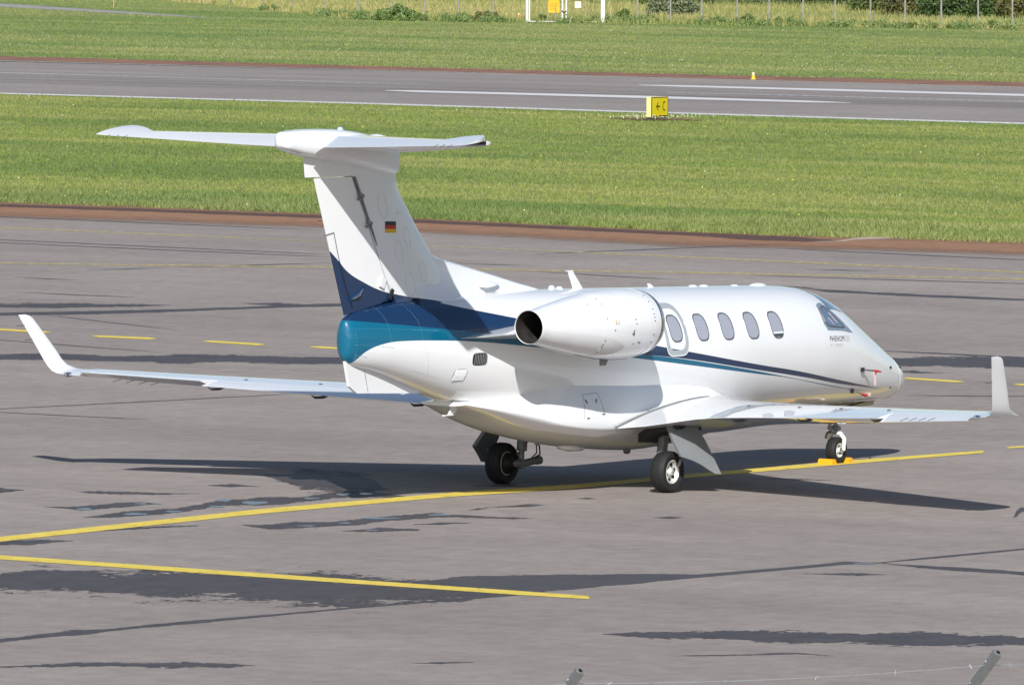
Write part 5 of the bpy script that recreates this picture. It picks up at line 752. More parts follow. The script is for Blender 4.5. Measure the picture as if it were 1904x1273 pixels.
def scale_c(nt, c, f):
    s = N(nt, 'ShaderNodeVectorMath', operation='SCALE')
    if isinstance(c, tuple): s.inputs[0].default_value = c
    else: nt.links.new(c, s.inputs[0])
    if isinstance(f, (int, float)): s.inputs['Scale'].default_value = f
    else: nt.links.new(f, s.inputs['Scale'])
    return s.outputs[0]
def asphalt(name, col, col2, lane=0., rubber=0., lx=0.):
    m, nt, b = nodes(name); b.inputs['Roughness'].default_value = .93; b.inputs['Specular IOR Level'].default_value = .12
    c = mixc(nt, remap(nt, tex(nt, .05, 4), .35, .65, 0, 1), col, col2)
    c = scale_c(nt, c, remap(nt, tex(nt, .45, 6, .65, stretch=(1, .35, 1)), .3, .7, .90, 1.09))
    c = scale_c(nt, c, remap(nt, tex(nt, 2.6, 6, .75), .3, .7, .84, 1.16))
    c = scale_c(nt, c, remap(nt, tex(nt, 42., 3, .8), .25, .75, .80, 1.20))
    sp = remap(nt, tex(nt, 60., 2, .5), .70, .78, 0, .55)            # pale aggregate
    c = mixc(nt, sp, c, (.52, .50, .48))
    if lane:                                                          # paving lanes laid parallel to the runway
        g = N(nt, 'ShaderNodeNewGeometry'); s = N(nt, 'ShaderNodeSeparateXYZ'); nt.links.new(g.outputs['Position'], s.inputs[0])
        w = N(nt, 'ShaderNodeTexNoise'); w.noise_dimensions = '1D'; w.inputs['Scale'].default_value = .22; w.inputs['Detail'].default_value = 4
        nt.links.new(math_(nt, 'ADD', s.outputs[0], math_(nt, 'MULTIPLY', s.outputs[1], .02)), w.inputs['W'])
        c = scale_c(nt, c, remap(nt, w.outputs[0], .3, .7, 1 - lane, 1 + lane))
        if rubber:
            k = N(nt, 'ShaderNodeTexNoise'); k.noise_dimensions = '1D'; k.inputs['Scale'].default_value = 1.1; k.inputs['Detail'].default_value = 5
            nt.links.new(math_(nt, 'ADD', s.outputs[0], math_(nt, 'MULTIPLY', s.outputs[1], .035)), k.inputs['W'])
            d = math_(nt, 'ABSOLUTE', math_(nt, 'SUBTRACT', s.outputs[0], lx)); near = remap(nt, d, 1., 9., 1, .0, True)
            c = scale_c(nt, c, math_(nt, 'SUBTRACT', 1., math_(nt, 'MULTIPLY', near, remap(nt, k.outputs[0], .35, .65, .05, rubber))))
    nt.links.new(c, b.inputs['Base Color'])
    bp = N(nt, 'ShaderNodeBump'); bp.inputs['Strength'].default_value = .35; bp.inputs['Distance'].default_value = .006
    nt.links.new(tex(nt, 55., 3, .8), bp.inputs['Height']); nt.links.new(bp.outputs[0], b.inputs['Normal'])
    return m
def band_mat(name, col, rough=.8, spec=.3, nscale=1.5, soft=.06, vary=.15, worn=0., stretch=None, strength=1., fine=8.):
    """surface laid as a ragged-edged film: mesh attribute v is 0 on the centre line and 1 on the nominal edge, amp the raggedness"""
    m, nt, b = nodes(name); b.inputs['Roughness'].default_value = rough; b.inputs['Specular IOR Level'].default_value = spec
    av = N(nt, 'ShaderNodeAttribute', attribute_name='v'); aa = N(nt, 'ShaderNodeAttribute', attribute_name='amp')
    n = math_(nt, 'ADD', math_(nt, 'MULTIPLY', math_(nt, 'SUBTRACT', tex(nt, nscale, 6, .6, stretch=stretch), .5), 2.6), math_(nt, 'MULTIPLY', math_(nt, 'SUBTRACT', tex(nt, fine, 6, .7, stretch=stretch), .5), 2.2))
    w = math_(nt, 'ADD', math_(nt, 'SUBTRACT', 1., math_(nt, 'ABSOLUTE', av.outputs['Fac'])), math_(nt, 'MULTIPLY', n, aa.outputs['Fac']))
    al = remap(nt, w, -soft, soft, 0, strength, True)
    if worn: al = math_(nt, 'MULTIPLY', al, remap(nt, tex(nt, 5., 8, .8), .5 - worn, .62 - worn, .25, 1, True))
    nt.links.new(scale_c(nt, col, remap(nt, tex(nt, 2.2, 6, .7), .3, .7, 1 - vary, 1 + vary)), b.inputs['Base Color'])
    nt.links.new(al, b.inputs['Alpha']); return m
def longer(bd, d=70.):
    out = list(bd)
    for at, i, j in ((0, 0, 1), (len(bd), -1, -2)):
        p, q = bd[i], bd[j]; L0 = math.hypot(p[0] - q[0], p[1] - q[1]); out.insert(0 if at == 0 else len(out), tuple(p[k] + (p[k] - q[k]) / L0 * d for k in range(4)))
    return out
def strip(name, bd, mat, z, amp=0., over=1.):
    """bd: list of (far x, far y, near x, near y) across-pairs -> one thin sheet, widened by 'over' so its ragged edge has room"""
    us = (-over, -1, -.5, 0, .5, 1, over) if over > 1 else (-1, 0, 1)
    V = []; A = []
    n = len(us)
    for i, (ax, ay, bx_, by) in enumerate(bd):
        end = 0 if 0 < i < len(bd) - 1 or over < 1.3 else .9
        for u in us:
            t = (u + 1) / 2; V.append((ax + (bx_ - ax) * t, ay + (by - ay) * t, z)); A.append(abs(u) + end)
    F = [(i * n + j, i * n + j + 1, (i + 1) * n + j + 1, (i + 1) * n + j) for i in range(len(bd) - 1) for j in range(n - 1)]
    me = bpy.data.meshes.new(name); me.from_pydata(V, [], F); me.materials.append(mat)
    at = me.attributes.new('v', 'FLOAT', 'POINT'); at.data.foreach_set('value', A)
    at = me.attributes.new('amp', 'FLOAT', 'POINT'); at.data.foreach_set('value', [amp] * len(V))
    o = link(bpy.data.objects.new(name, me)); return tag(o, kind='structure')
def sheet(name, poly, mat, z):
    o = obj(name, [(x, y, z) for x, y in poly], [tuple(range(len(poly)))], mat, None, False)
    if o.data.polygons[0].normal.z < 0: o.data.flip_normals()
    return tag(o, kind='structure')
def ext(line_, d=900.):
    a, b_ = Vector(line_[0]), Vector(line_[1]); p0 = a + (a - b_).normalized() * d
    a, b_ = Vector(line_[-1]), Vector(line_[-2]); p1 = a + (a - b_).normalized() * d
    return [tuple(p0)] + list(line_) + [tuple(p1)]
# ground colour shared by soil and blades
def grass_colour(nt, lush, dry, dark):
    band_ = tex(nt, .30, 5, .6, stretch=(1., .10, 1)); patch = tex(nt, .10, 5, .6, stretch=(1., .45, 1)); fine = tex(nt, 1.4, 5, .7)
    c = mixc(nt, remap(nt, band_, .42, .60, 0, 1), lush, dry)
    c = mixc(nt, remap(nt, patch, .47, .64, 0, .85), c, dark)
    br = remap(nt, tex(nt, .45, 6, .7, stretch=(1., .3, 1)), .62, .74, 0, .55)
    c = mixc(nt, br, c, (.230, .190, .080))
    return scale_c(nt, c, remap(nt, fine, .3, .7, .87, 1.13))
def grass_mat(name, lush, dry, dark, blade=True, k=1.):
    m, nt, b = nodes(name); b.inputs['Roughness'].default_value = .75; b.inputs['Specular IOR Level'].default_value = .2
    c = grass_colour(nt, lush, dry, dark)
    if blade:
        a = N(nt, 'ShaderNodeAttribute', attribute_name='rnd'); c = scale_c(nt, c, remap(nt, a.outputs['Fac'], 0, 1, .84 * k, 1.16 * k))
        nt.links.new(c, b.inputs['Base Color'])
        tr = N(nt, 'ShaderNodeBsdfTranslucent'); nt.links.new(scale_c(nt, c, 1.1), tr.inputs[0]); mx = N(nt, 'ShaderNodeMixShader'); mx.inputs[0].default_value = .3
        nt.links.new(b.outputs[0], mx.inputs[1]); nt.links.new(tr.outputs[0], mx.inputs[2]); nt.links.new(mx.outputs[0], nt.nodes['Material Output'].inputs[0])
    else:
        nt.links.new(scale_c(nt, c, .80 * k), b.inputs['Base Color'])
    return m
LUSH, DRY, DARKG = (.240, .300, .078), (.330, .345, .110), (.165, .235, .064)
FL, FD, FK = (.240, .300, .088), (.340, .350, .135), (.160, .240, .072)
ML, MD, MK = (.360, .370, .125), (.500, .430, .190), (.190, .260, .070)
M_GRASS = grass_mat('grass_blades', LUSH, DRY, DARKG); M_SOIL = grass_mat('grass_ground', LUSH, DRY, DARKG, False)
M_GRASS2 = grass_mat('far_grass_blades', FL, FD, FK); M_SOIL2 = grass_mat('far_grass_ground', FL, FD, FK, False)
M_MEADOW = grass_mat('meadow_blades', ML, MD, MK); M_MSOIL = grass_mat('meadow_ground', ML, MD, MK, False)
M_APRON = asphalt('apron_asphalt', (.268, .232, .212), (.310, .270, .247), .05)
M_RUNWAY = asphalt('runway_asphalt', (.268, .234, .216), (.297, .261, .243), .06, .30, 153.)
M_WET = band_mat('damp_asphalt', (.070, .061, .062), .6, .25, 1.1, soft=.10, vary=.25)
M_CRACK = band_mat('sealed_joint', (.075, .070, .072), .7, .3, 1.5)
M_RUST = band_mat('rusty_silt', (.30, .165, .10), .9, .15, .8, soft=.75, vary=.22)
M_RUSTD = band_mat('damp_silt', (.105, .062, .048), .8, .2, .8, soft=.35)
M_RUSTFAR = band_mat('rusty_verge', (.215, .105, .062), .9, .15, .8, soft=.3, vary=.2)
M_GRAVEL = band_mat('gravel', (.33, .31, .29), .95, .1, 1.2, soft=.3, vary=.2)
M_RUBBLE = band_mat('silt_crust', (.42, .34, .27), .95, .1, 2.5, soft=.3, vary=.3)
M_YEL = band_mat('yellow_line_paint', (.72, .55, .095), .75, .25, 6., soft=.08, vary=.14, worn=.17)
M_YEL2 = band_mat('worn_yellow_paint', (.56, .46, .16), .8, .2, 9., soft=.3, vary=.12, worn=.06)
M_WHI = band_mat('white_line_paint', (.64, .63, .62), .75, .25, 9., soft=.05, vary=.06, worn=.2)
M_WHI2 = band_mat('thin_white_paint', (.62, .58, .55), .8, .2, 9., soft=.3, vary=.1, worn=.02)
M_WHI3 = band_mat('worn_white_paint', (.55, .54, .53), .8, .2, 9., soft=.4, vary=.12, worn=.04)
def puddle_mat():
    m, nt, b = nodes('puddle_water'); b.inputs['Base Color'].default_value = (.10, .125, .17, 1); b.inputs['Roughness'].default_value = .28; b.inputs['IOR'].default_value = 1.28; b.inputs['Specular Tint'].default_value = (.80, .74, .95, 1); return m  # blue-grey base and tint paint in the reflected sky
M_PUD = puddle_mat()

# ---- sheets
sheet('ground', [(-3000, -3000), (6000, -3000), (6000, 6000), (-3000, 6000)], M_SOIL, -.008)
ae = ext(APRON_EDGE); sheet('apron', ae + [(-1200, -900), (-1200, 960)], M_APRON, 0.)
rn, rf, df, mw = ext(RUN_NEAR), ext(RUN_FAR), ext(DIRT_FAR), ext(MOW_EDGE)
sheet('runway', rn + rf[::-1], M_RUNWAY, -.002)
sheet('far_verge', rf + [(p[0] + 1.2, p[1]) for p in df[::-1]], simple('verge_soil', (.225, .11, .065), .95, noise=.3, nscale=.6), .002)
sheet('far_grass_ground', df + mw[::-1], M_SOIL2, -.002)
sheet('meadow', mw + [(6000, -600), (6000, 3000)], M_MSOIL, .002)
strip('silt_verge', longer(DIRT_NEAR), M_RUST, .0008, .35, 1.35)
strip('damp_silt', DIRT_WET, M_RUSTD, .0014, .5, 1.8)
strip('silt_crust', RUBBLE, M_RUBBLE, .0022, .8, 1.6)
strip('gravel_path', PATH, M_GRAVEL, .004, .35, 1.4)
for i, (amp, bd) in enumerate(WET): strip('wet_patch' if amp > .26 else 'sealed_joint', bd, M_WET if amp > .26 else M_CRACK, .0015 + i * .00003, amp * (1.45 if amp > .26 else 1.), 2.3)
for i, pd in enumerate(PUDDLE): sheet('puddle', pd, M_PUD, .0045)
for nm, c_, bd in PAINT: strip(nm, longer(bd, 120.) if nm in ('runway_edge_line',) or (nm == 'taxi_line') else bd, dict(Y=M_YEL, Y2=M_YEL2, W=M_WHI, W2=M_WHI2, W3=M_WHI3)[c_], .0055 if c_ == 'Y' else .004, .10, 1.25)

# ---- grass blades
rng = np.random.default_rng(11)
CX, CY, YAW = CAM['pos'][0], CAM['pos'][1], CAM['yaw']
def xat(line_, y): p = sorted(line_, key=lambda q: q[1]); return np.interp(y, [q[1] for q in p], [q[0] for q in p])
def scatter(lo, hi, n, half=4.8, dens=None, xmin=0, xmax=330.):
    """n points between two long lines, inside the fan of ground the place is seen from"""
    P = []; got = 0
    while got < n:
        x = rng.uniform(xmin, xmax, n); ang = YAW + np.radians(rng.uniform(-half, half, n)); y = CY + (x - CX) * np.tan(ang)
        ok = np.ones(n, bool)
        if lo is not None: ok &= x > xat(lo, y)
        if hi is not None: ok &= x < xat(hi, y)
        if dens is not None: ok &= rng.uniform(0, 1, n) < dens(x, y)
        P.append(np.stack([x[ok], y[ok]], 1)); got += ok.sum()
    return np.concatenate(P)[:n]
def blades(name, P, h, w, mat, per=3, lean=.45, spread=.08):
    n = len(P) * per; B = np.repeat(P, per, 0) + rng.normal(0, spread, (n, 2)); ph = rng.uniform(0, math.pi, n)
    hh = np.repeat(h, per) * rng.uniform(.6, 1.25, n); ww = w * rng.uniform(.6, 1.4, n); d = np.stack([np.cos(ph), np.sin(ph)], 1) * ww[:, None] / 2
    V = np.zeros((n, 3, 3), np.float32); V[:, 0, :2] = B - d; V[:, 1, :2] = B + d; V[:, 2, :2] = B + rng.normal(0, lean, (n, 2)) * hh[:, None]; V[:, 2, 2] = hh; V[:, :2, 2] = -.01
    me = bpy.data.meshes.new(name); me.vertices.add(3 * n); me.vertices.foreach_set('co', V.ravel()); me.loops.add(3 * n); me.loops.foreach_set('vertex_index', np.arange(3 * n, dtype=np.int32))
    me.polygons.add(n); me.polygons.foreach_set('loop_start', np.arange(0, 3 * n, 3, dtype=np.int32)); me.polygons.foreach_set('loop_total', np.full(n, 3, np.int32))
    at = me.attributes.new('rnd', 'FLOAT', 'POINT'); at.data.foreach_set('value', np.repeat(np.repeat(rng.uniform(0, 1, len(P)), per) * .6 + rng.uniform(0, .4, n), 3).astype(np.float32))
    me.materials.append(mat); me.update(calc_edges=True); me.validate(); return tag(link(bpy.data.objects.new(name, me)), kind='stuff')
PN = sorted([(q[3], q[2]) for q in PATH]); PF = sorted([(q[1], q[0]) for q in PATH])
def off_path(x, y):
    a = np.interp(y, [p[0] for p in PN], [p[1] for p in PN]); b = np.interp(y, [p[0] for p in PF], [p[1] for p in PF])
    return np.where((x > a - .2) & (x < b + .2) & (y > PN[0][0] - 1), 0., 1.)
P = scatter(APRON_EDGE, RUN_NEAR, 125000, xmin=58, xmax=140); tag(blades('grass', P, rng.uniform(.03, .065, len(P)), .032, M_GRASS), 'short mown green grass between apron and runway', 'grass')
P = scatter(APRON_EDGE, [(p[0] + 7, p[1]) for p in APRON_EDGE], 22000, xmin=58, xmax=75); tag(blades('edge_grass', P, rng.uniform(.07, .16, len(P)), .04, M_GRASS2), 'longer ragged grass along the rusty apron edge', 'grass')
P = scatter(DIRT_FAR, MOW_EDGE, 95000, dens=off_path, xmin=165, xmax=300); tag(blades('far_grass', P, rng.uniform(.035, .075, len(P)), .042, M_GRASS2), 'pale mown grass on the far side of the runway', 'grass')
P = scatter(MOW_EDGE, None, 75000, xmin=235, xmax=345); tag(blades('meadow_grass', P, rng.uniform(.12, .36, len(P)), .07, M_MEADOW, 3, .3), 'tall dry meadow grass growing behind the perimeter fence', 'tall grass')
M_CLOVER = simple('clover_white', (.70, .70, .62), .8); M_BUTTER = simple('buttercup_yellow', (.62, .50, .04), .8)
def flowers(name, P, s, mat, lab):
    mb = MB()
    for x, y in P:
        z = .10 + random.random() * .06; r = s * (.6 + .8 * random.random())
        mb.add([(x - r * .5, y + r * .7, z), (x + r * .5, y - r * .7, z), (x, y, z + r), (x, y, z - r)], [(0, 3, 1, 2)])
    return tag(mb.build(name, mat, None, False), lab, 'flowers', kind='stuff')
cl = lambda x, y: np.clip(np.sin(x * .9 + np.sin(y * .35) * 2) * np.sin(y * .5 + 1.3) * 1.5 - .4, .03, 1)
flowers('clover_flowers', np.concatenate([scatter(APRON_EDGE, RUN_NEAR, 110, dens=cl, xmin=58, xmax=140), scatter(DIRT_FAR, [(p[0] + 28, p[1]) for p in DIRT_FAR], 240, dens=cl, xmin=165, xmax=215), np.array(SIGN) + rng.normal(0, 1, (110, 2)) * np.array([[1.0, .9]])]), .014, M_CLOVER, 'tiny white clover heads dotted through the mown grass')
flowers('yellow_flowers', np.concatenate([scatter(APRON_EDGE, RUN_NEAR, 60, dens=cl, xmin=58, xmax=140), scatter(DIRT_FAR, MOW_EDGE, 90, dens=cl, xmin=165, xmax=240)]), .017, M_BUTTER, 'tiny yellow flowers dotted through the mown grass')

# ---- shrubs and weed clumps
def leaf_mat(name, a, b2):
    m, nt, b = nodes(name); b.inputs['Roughness'].default_value = .6; at = N(nt, 'ShaderNodeAttribute', attribute_name='rnd')
    c = mixc(nt, at.outputs['Fac'], a, b2); nt.links.new(c, b.inputs['Base Color'])
    tr = N(nt, 'ShaderNodeBsdfTranslucent'); nt.links.new(c, tr.inputs[0]); mx = N(nt, 'ShaderNodeMixShader'); mx.inputs[0].default_value = .25
    nt.links.new(b.outputs[0], mx.inputs[1]); nt.links.new(tr.outputs[0], mx.inputs[2]); nt.links.new(mx.outputs[0], nt.nodes['Material Output'].inputs[0]); return m
LM = [leaf_mat('leaf_dark', (.045, .085, .022), (.12, .19, .05)), leaf_mat('leaf_mid', (.08, .135, .03), (.19, .25, .07)), leaf_mat('leaf_russet', (.10, .12, .035), (.24, .21, .07)), leaf_mat('leaf_greyish', (.14, .18, .09), (.28, .31, .17)), leaf_mat('leaf_nettle', (.13, .20, .055), (.25, .34, .11))]
M_BARK = simple('bark', (.11, .085, .06), .9, noise=.3)
def leaves(name, w, h, n, mat, parent, size=.10, dome=True):
    V = np.zeros((n, 4, 3), np.float32); nl = max(9, int(w * 10)); lobes = np.stack([rng.uniform(-.42, .42, nl) * w, rng.uniform(-.3, .3, nl) * w, rng.uniform(.06, .8, nl) * h], 1); lobes[:, 2] *= 1 - .8 * np.clip(np.abs(lobes[:, 0]) / (.45 * w), 0, 1) ** 2
    lr = rng.uniform(.16, .30, nl) * min(w, h * 1.4)
    k = rng.integers(0, nl, n); dr = rng.normal(0, 1, (n, 3)); dr /= np.linalg.norm(dr, axis=1)[:, None]
    C = lobes[k] + dr * (lr[k] * rng.uniform(.35, 1.1, n) ** .6)[:, None]; C[:, 2] = np.abs(C[:, 2]) + .02
    a = rng.normal(0, 1, (n, 3)); a /= np.linalg.norm(a, axis=1)[:, None]; b = np.cross(a, rng.normal(0, 1, (n, 3))); b /= np.linalg.norm(b, axis=1)[:, None]
    s = (size * rng.uniform(.5, 1.3, n))[:, None]
    V[:, 0] = C - a * s * .5; V[:, 1] = C + b * s * .3; V[:, 2] = C + a * s * .5; V[:, 3] = C - b * s * .3
    me = bpy.data.meshes.new(name); me.vertices.add(4 * n); me.vertices.foreach_set('co', V.ravel()); me.loops.add(4 * n); me.loops.foreach_set('vertex_index', np.arange(4 * n, dtype=np.int32))
    me.polygons.add(n); me.polygons.foreach_set('loop_start', np.arange(0, 4 * n, 4, dtype=np.int32)); me.polygons.foreach_set('loop_total', np.full(n, 4, np.int32))
    at = me.attributes.new('rnd', 'FLOAT', 'POINT'); at.data.foreach_set('value', np.repeat(np.clip(rng.uniform(0, .7, n) + (rng.uniform(0, .4, nl))[k], 0, 1), 4).astype(np.float32))
    me.materials.append(mat); me.update(calc_edges=True); me.validate(); return link(bpy.data.objects.new(name, me), parent)
def bush(name, x, y, w, h, kind, label, cat='shrub', group='shrubs beyond the perimeter fence', n=3500, size=.11):
    e = tag(empty(name, (x, y, 0)), label, cat, group); e.rotation_euler.z = YAW - math.pi / 2
    leaves('foliage', w, h, n, LM[kind], e, size)
    st = MB()
    for k in range(1): st.tube([(0, 0, -.05), (.03 * w, .02, h * .3), (-.02 * w, 0, h * .6), (.04 * w, 0, h * .85)], [.05 * min(1, h), .04 * min(1, h), .025 * min(1, h), .008], 6)
    st.build('stem', M_BARK, e)
    return e
D = lambda x, y: math.hypot(x - CX, y - CY)
SL = ['dark shrub at the upper edge, left of the sunny grass mound', 'mid-green shrub behind the sunny grass mound right of the gate', 'mid-green bush right of the grass mound, in front of the darker scrub', 'russet-tinged bush standing left of the darkest thicket', 'darkest thick green bush behind the fence at the right', 'dark green bush beside the darkest thicket, second from the right edge', 'russet-green bush at the far right picture edge',
      'small dark bush tucked between the mound and the mid-green bush', 'small russet bush at the upper edge, left of the dark thicket', 'low mid-green bush along the upper edge, right of the grey-green one', 'small distant olive bush at the upper edge above the grey-green bush', 'grey-green loose bush just behind the fence right of the gate', 'bright green nettle clump spreading at the fence foot left of the gate', 'brownish weedy clump just left of the orange marker post', 'small pale weed clump just right of the gate']
for (x, y, w, h, k), lab in zip(SHRUB, SL):
    s = D(x, y) / CAM['f']; big = w > 70
    bush('shrub' if k != 4 else 'nettle_clump', x, y, w * s * (1.05), h * s * 1.5, k, lab, 'shrub' if k != 4 else 'nettles', n=15000 if big else 3500, size=.15 if big else .10)
# continuous scrub farther back, one mass
sc = empty('scrub_origin'); bpy.data.objects.remove(sc)
def scrub(name, spots, mat, label, n, size):
    C = []; 
    for (x, y, w, h) in spots:
        k = int(n * w * h / sum(q[2] * q[3] for q in spots)); nl = max(12, int(w * 7)); lob = np.stack([rng.uniform(-.5, .5, nl) * w, rng.uniform(-1., 1., nl) * 1.2, rng.uniform(.05, .9, nl) ** 1.2 * h * rng.uniform(.5, 1., nl)], 1)
        r = rng.uniform(.15, .45, nl); i = rng.integers(0, nl, k); d = rng.normal(0, 1, (k, 3)); d /= np.linalg.norm(d, axis=1)[:, None]
        p = lob[i] + d * (r[i] * rng.uniform(.2, 1.1, k) ** .6)[:, None]; p[:, 2] = np.abs(p[:, 2])
        C.append(np.stack([x + p[:, 0] * math.sin(YAW) + p[:, 1] * math.cos(YAW), y - p[:, 0] * math.cos(YAW) + p[:, 1] * math.sin(YAW), p[:, 2], np.clip(rng.uniform(0, .6, k) + (i % 7) / 14, 0, 1)], 1))
    C = np.concatenate(C); m = len(C); a = rng.normal(0, 1, (m, 3)); a /= np.linalg.norm(a, axis=1)[:, None]; b = np.cross(a, rng.normal(0, 1, (m, 3))); b /= np.linalg.norm(b, axis=1)[:, None]; s_ = (size * rng.uniform(.5, 1.3, m))[:, None]
    V = np.stack([C[:, :3] - a * s_ * .5, C[:, :3] + b * s_ * .32, C[:, :3] + a * s_ * .5, C[:, :3] - b * s_ * .32], 1).astype(np.float32)
    me = bpy.data.meshes.new(name); me.vertices.add(4 * m); me.vertices.foreach_set('co', V.ravel()); me.loops.add(4 * m); me.loops.foreach_set('vertex_index', np.arange(4 * m, dtype=np.int32))
    me.polygons.add(m); me.polygons.foreach_set('loop_start', np.arange(0, 4 * m, 4, dtype=np.int32)); me.polygons.foreach_set('loop_total', np.full(m, 4, np.int32))
    at = me.attributes.new('rnd', 'FLOAT', 'POINT'); at.data.foreach_set('value', np.repeat(C[:, 3], 4).astype(np.float32)); me.materials.append(mat); me.update(calc_edges=True); me.validate()
    return tag(link(bpy.data.objects.new(name, me)), label, 'scrub', kind='stuff')
scrub('scrub', SCRUB, LM[1], 'loose green scrub running along behind the fence at the upper right', 42000, .15)
scrub('weeds', WEEDS, LM[4], 'low fresh green weeds running along the fence foot', 16000, .10)
CLB = ['low weed clump at the fence foot, {}'] 
CL_AT = ['third post right of the gate', 'beside the fourth post right of the gate', 'rounded one between the fifth and sixth posts', 'widest one near the eighth post', 'near the last but one post at the right', 'left of the bright nettles', 'right of the bright nettles', 'beside the left gate post', 'inside the gate bars', 'between the gate and its first post', 'thin one by the tenth post', 'thin one by the eleventh post', 'left end below the bending fence']
for (x, y, w, h), a in zip(CLUMP, CL_AT):
    s = D(x, y) / CAM['f']; bush('weed_clump', x, y, w * s, h * s * 1.5, 4 if (w > 40) else 1, CLB[0].format(a), 'weeds', 'weed clumps along the fence foot', 700, .085)

# ---- perimeter fence, gate, signs, marker posts
M_POST = simple('weathered_post', (.27, .26, .235), .8, noise=.2, nscale=4); M_GALV = simple('galvanised_steel', (.52, .54, .56), .45, .6, noise=.1); M_WHITEP = simple('white_gate_paint', (.72, .73, .75), .5)
fence = tag(empty('perimeter_fence', (*POSTS_R[0], 0)), 'long perimeter fence of slim grey posts and thin wires in front of the tall grass', 'fence')
inv = Vector((-POSTS_R[0][0], -POSTS_R[0][1], 0))
for (x, y) in POSTS + POSTS_R:
    p = Vector((x, y, 0)) + inv; MB().tube([p + Vector((0, 0, -.1)), p + Vector((random.uniform(-.02, .02), random.uniform(-.03, .03), 2.5))], [.042, .038], 8).build('post', M_POST, fence)
for run in (POSTS, POSTS_R):
    for z in (.5, 1.1, 1.7, 2.4): MB().tube([Vector((x, y, z)) + inv for x, y in run], .0035, 4).build('wire', M_POST, fence)
g0, g1, g2 = [Vector((*p, 0)) for p in GATE]
gate = tag(empty('fence_gate', g0), 'white steel double-leaf gate in the perimeter fence, chained in the middle', 'gate')
d = (g2 - g0); L_ = d.length; d.normalize(); nrm = Vector((-math.cos(YAW), -math.sin(YAW), 0))
side_ = Vector((math.sin(YAW), -math.cos(YAW), 0)); px = D(*GATE[0]) / CAM['f']       # the gate stands square to the approach track
G = lambda u, z, o=0.: side_ * (u * px) + Vector((0, 0, z)) + nrm * o
MB().tube([G(0, -.1), G(0, 2.5)], .055, 10).build('gate_post', M_WHITEP, gate); MB().tube([G(142.5, -.1), G(142.5, 2.5)], .075, 10).build('gate_post', M_WHITEP, gate)
for u0, u1 in ((4.5, 66), (73, 139)):
    lf = MB().tube([G(u0, .05), G(u0, 2.3)], .035, 8).build('gate_leaf', M_WHITEP, gate)
    MB().tube([G(u1, .05), G(u1, 2.3)], .04, 8).build('stile', M_WHITEP, lf)
    MB().tube([G(u0, .06), G(u1, .06)], .018, 6).build('bottom_rail', M_WHITEP, lf); MB().tube([G(u0, 2.28), G(u1, 2.28)], .025, 6).build('top_rail', M_WHITEP, lf)
    um = u0 + (u1 - u0) * .55; MB().tube([G(um, .06), G(um, 2.28)], .017, 6).build('bar', M_GALV, lf)
MB().tube([G(65, .56, .04), G(69, .46, .07), G(73, .55, .04)], .03, 6).build('chain', M_DARK, gate)
def plate(name, u0, u1, z0, z1, mat, lab, bars=(), barmat=None):
    c = G((u0 + u1) / 2, (z0 + z1) / 2, .09) + g0; e = tag(empty(name, c), lab, 'sign'); a = side_ * (u1 - u0) * px / 2; b = Vector((0, 0, (z1 - z0) / 2))
    pl = MB().prism([-a - b, a - b, a + b, -a + b], nrm * -.012).build('panel', mat, e, False)
    for (f0, f1, g_, h_) in bars:
        MB().prism([a * f0 + b * (g_ - h_) + nrm * .004, a * f1 + b * (g_ - h_) + nrm * .004, a * f1 + b * (g_ + h_) + nrm * .004, a * f0 + b * (g_ + h_) + nrm * .004], nrm * .004).build('text_line', barmat, pl, False)
    return e
plate('warning_sign', 40, 60.5, .47, 1.04, simple('orange_sign', (.80, .42, .01), .4), 'square orange-yellow sign on the left gate leaf', [(-.8, .75, .55, .05), (-.8, .8, .25, .05), (-.8, .1, -.05, .05), (-.8, .2, -.4, .05)], simple('sign_ink', (.55, .24, .01), .5))
plate('notice_sign', 89, 100.5, .70, .99, simple('white_sign', (.74, .66, .60), .5), 'small square white notice on the right gate leaf', [(-.5, .4, .4, .08), (-.3, .5, -.1, .1)], simple('sign_ink_red', (.55, .30, .25), .5))
MB_ = MB().tube([G(53.5, .1, .14), G(53.5, .80, .14)], .03, 6)
o = MB_.build('short_post', M_POST); o.location = g0; tag(o, 'short dark grey post standing in front of the orange gate sign', 'post')
def stake(pos, h, r, mat, name, lab, lean=.02, cap=None):
    o = MB().tube([(0, 0, -.05), (lean * .5, -lean, h * .6), (lean, -lean * 2, h)], [r, r, r * .8], 8).build(name, mat); o.location = (*pos, 0); return tag(o, lab, 'post')
M_WOOD = simple('pale_wood', (.55, .42, .26), .8, noise=.2, nscale=6)
mk = tag(empty('marker_post', (*MARK, 0)), 'short orange marker post with a pale top left of the gate', 'marker')
MB().tube([(0, 0, 0), (0, 0, .28)], .045, 10).build('stem', simple('orange_plastic', (.70, .17, .04), .5), mk); MB().tube([(0, 0, .28), (0, 0, .38)], [.04, .02], 10).build('cap', simple('pale_reflector', (.85, .62, .35), .4), mk)
stake(ST1, .38, .014, M_WOOD, 'wooden_stake', 'short leaning wooden stake in front of the gate', .06); stake(ST2, .75, .018, M_WOOD, 'wooden_stake', 'slim pale wooden stake right of the gate', .05)
stake(ST3, .95, .022, simple('orange_stake_paint', (.62, .34, .10), .6), 'wooden_stake', 'thin orange-brown stake by the gravel path at upper left'); stake(ST4, .42, .018, M_WOOD, 'wooden_stake', 'short pale stake beside the bright nettle clump')

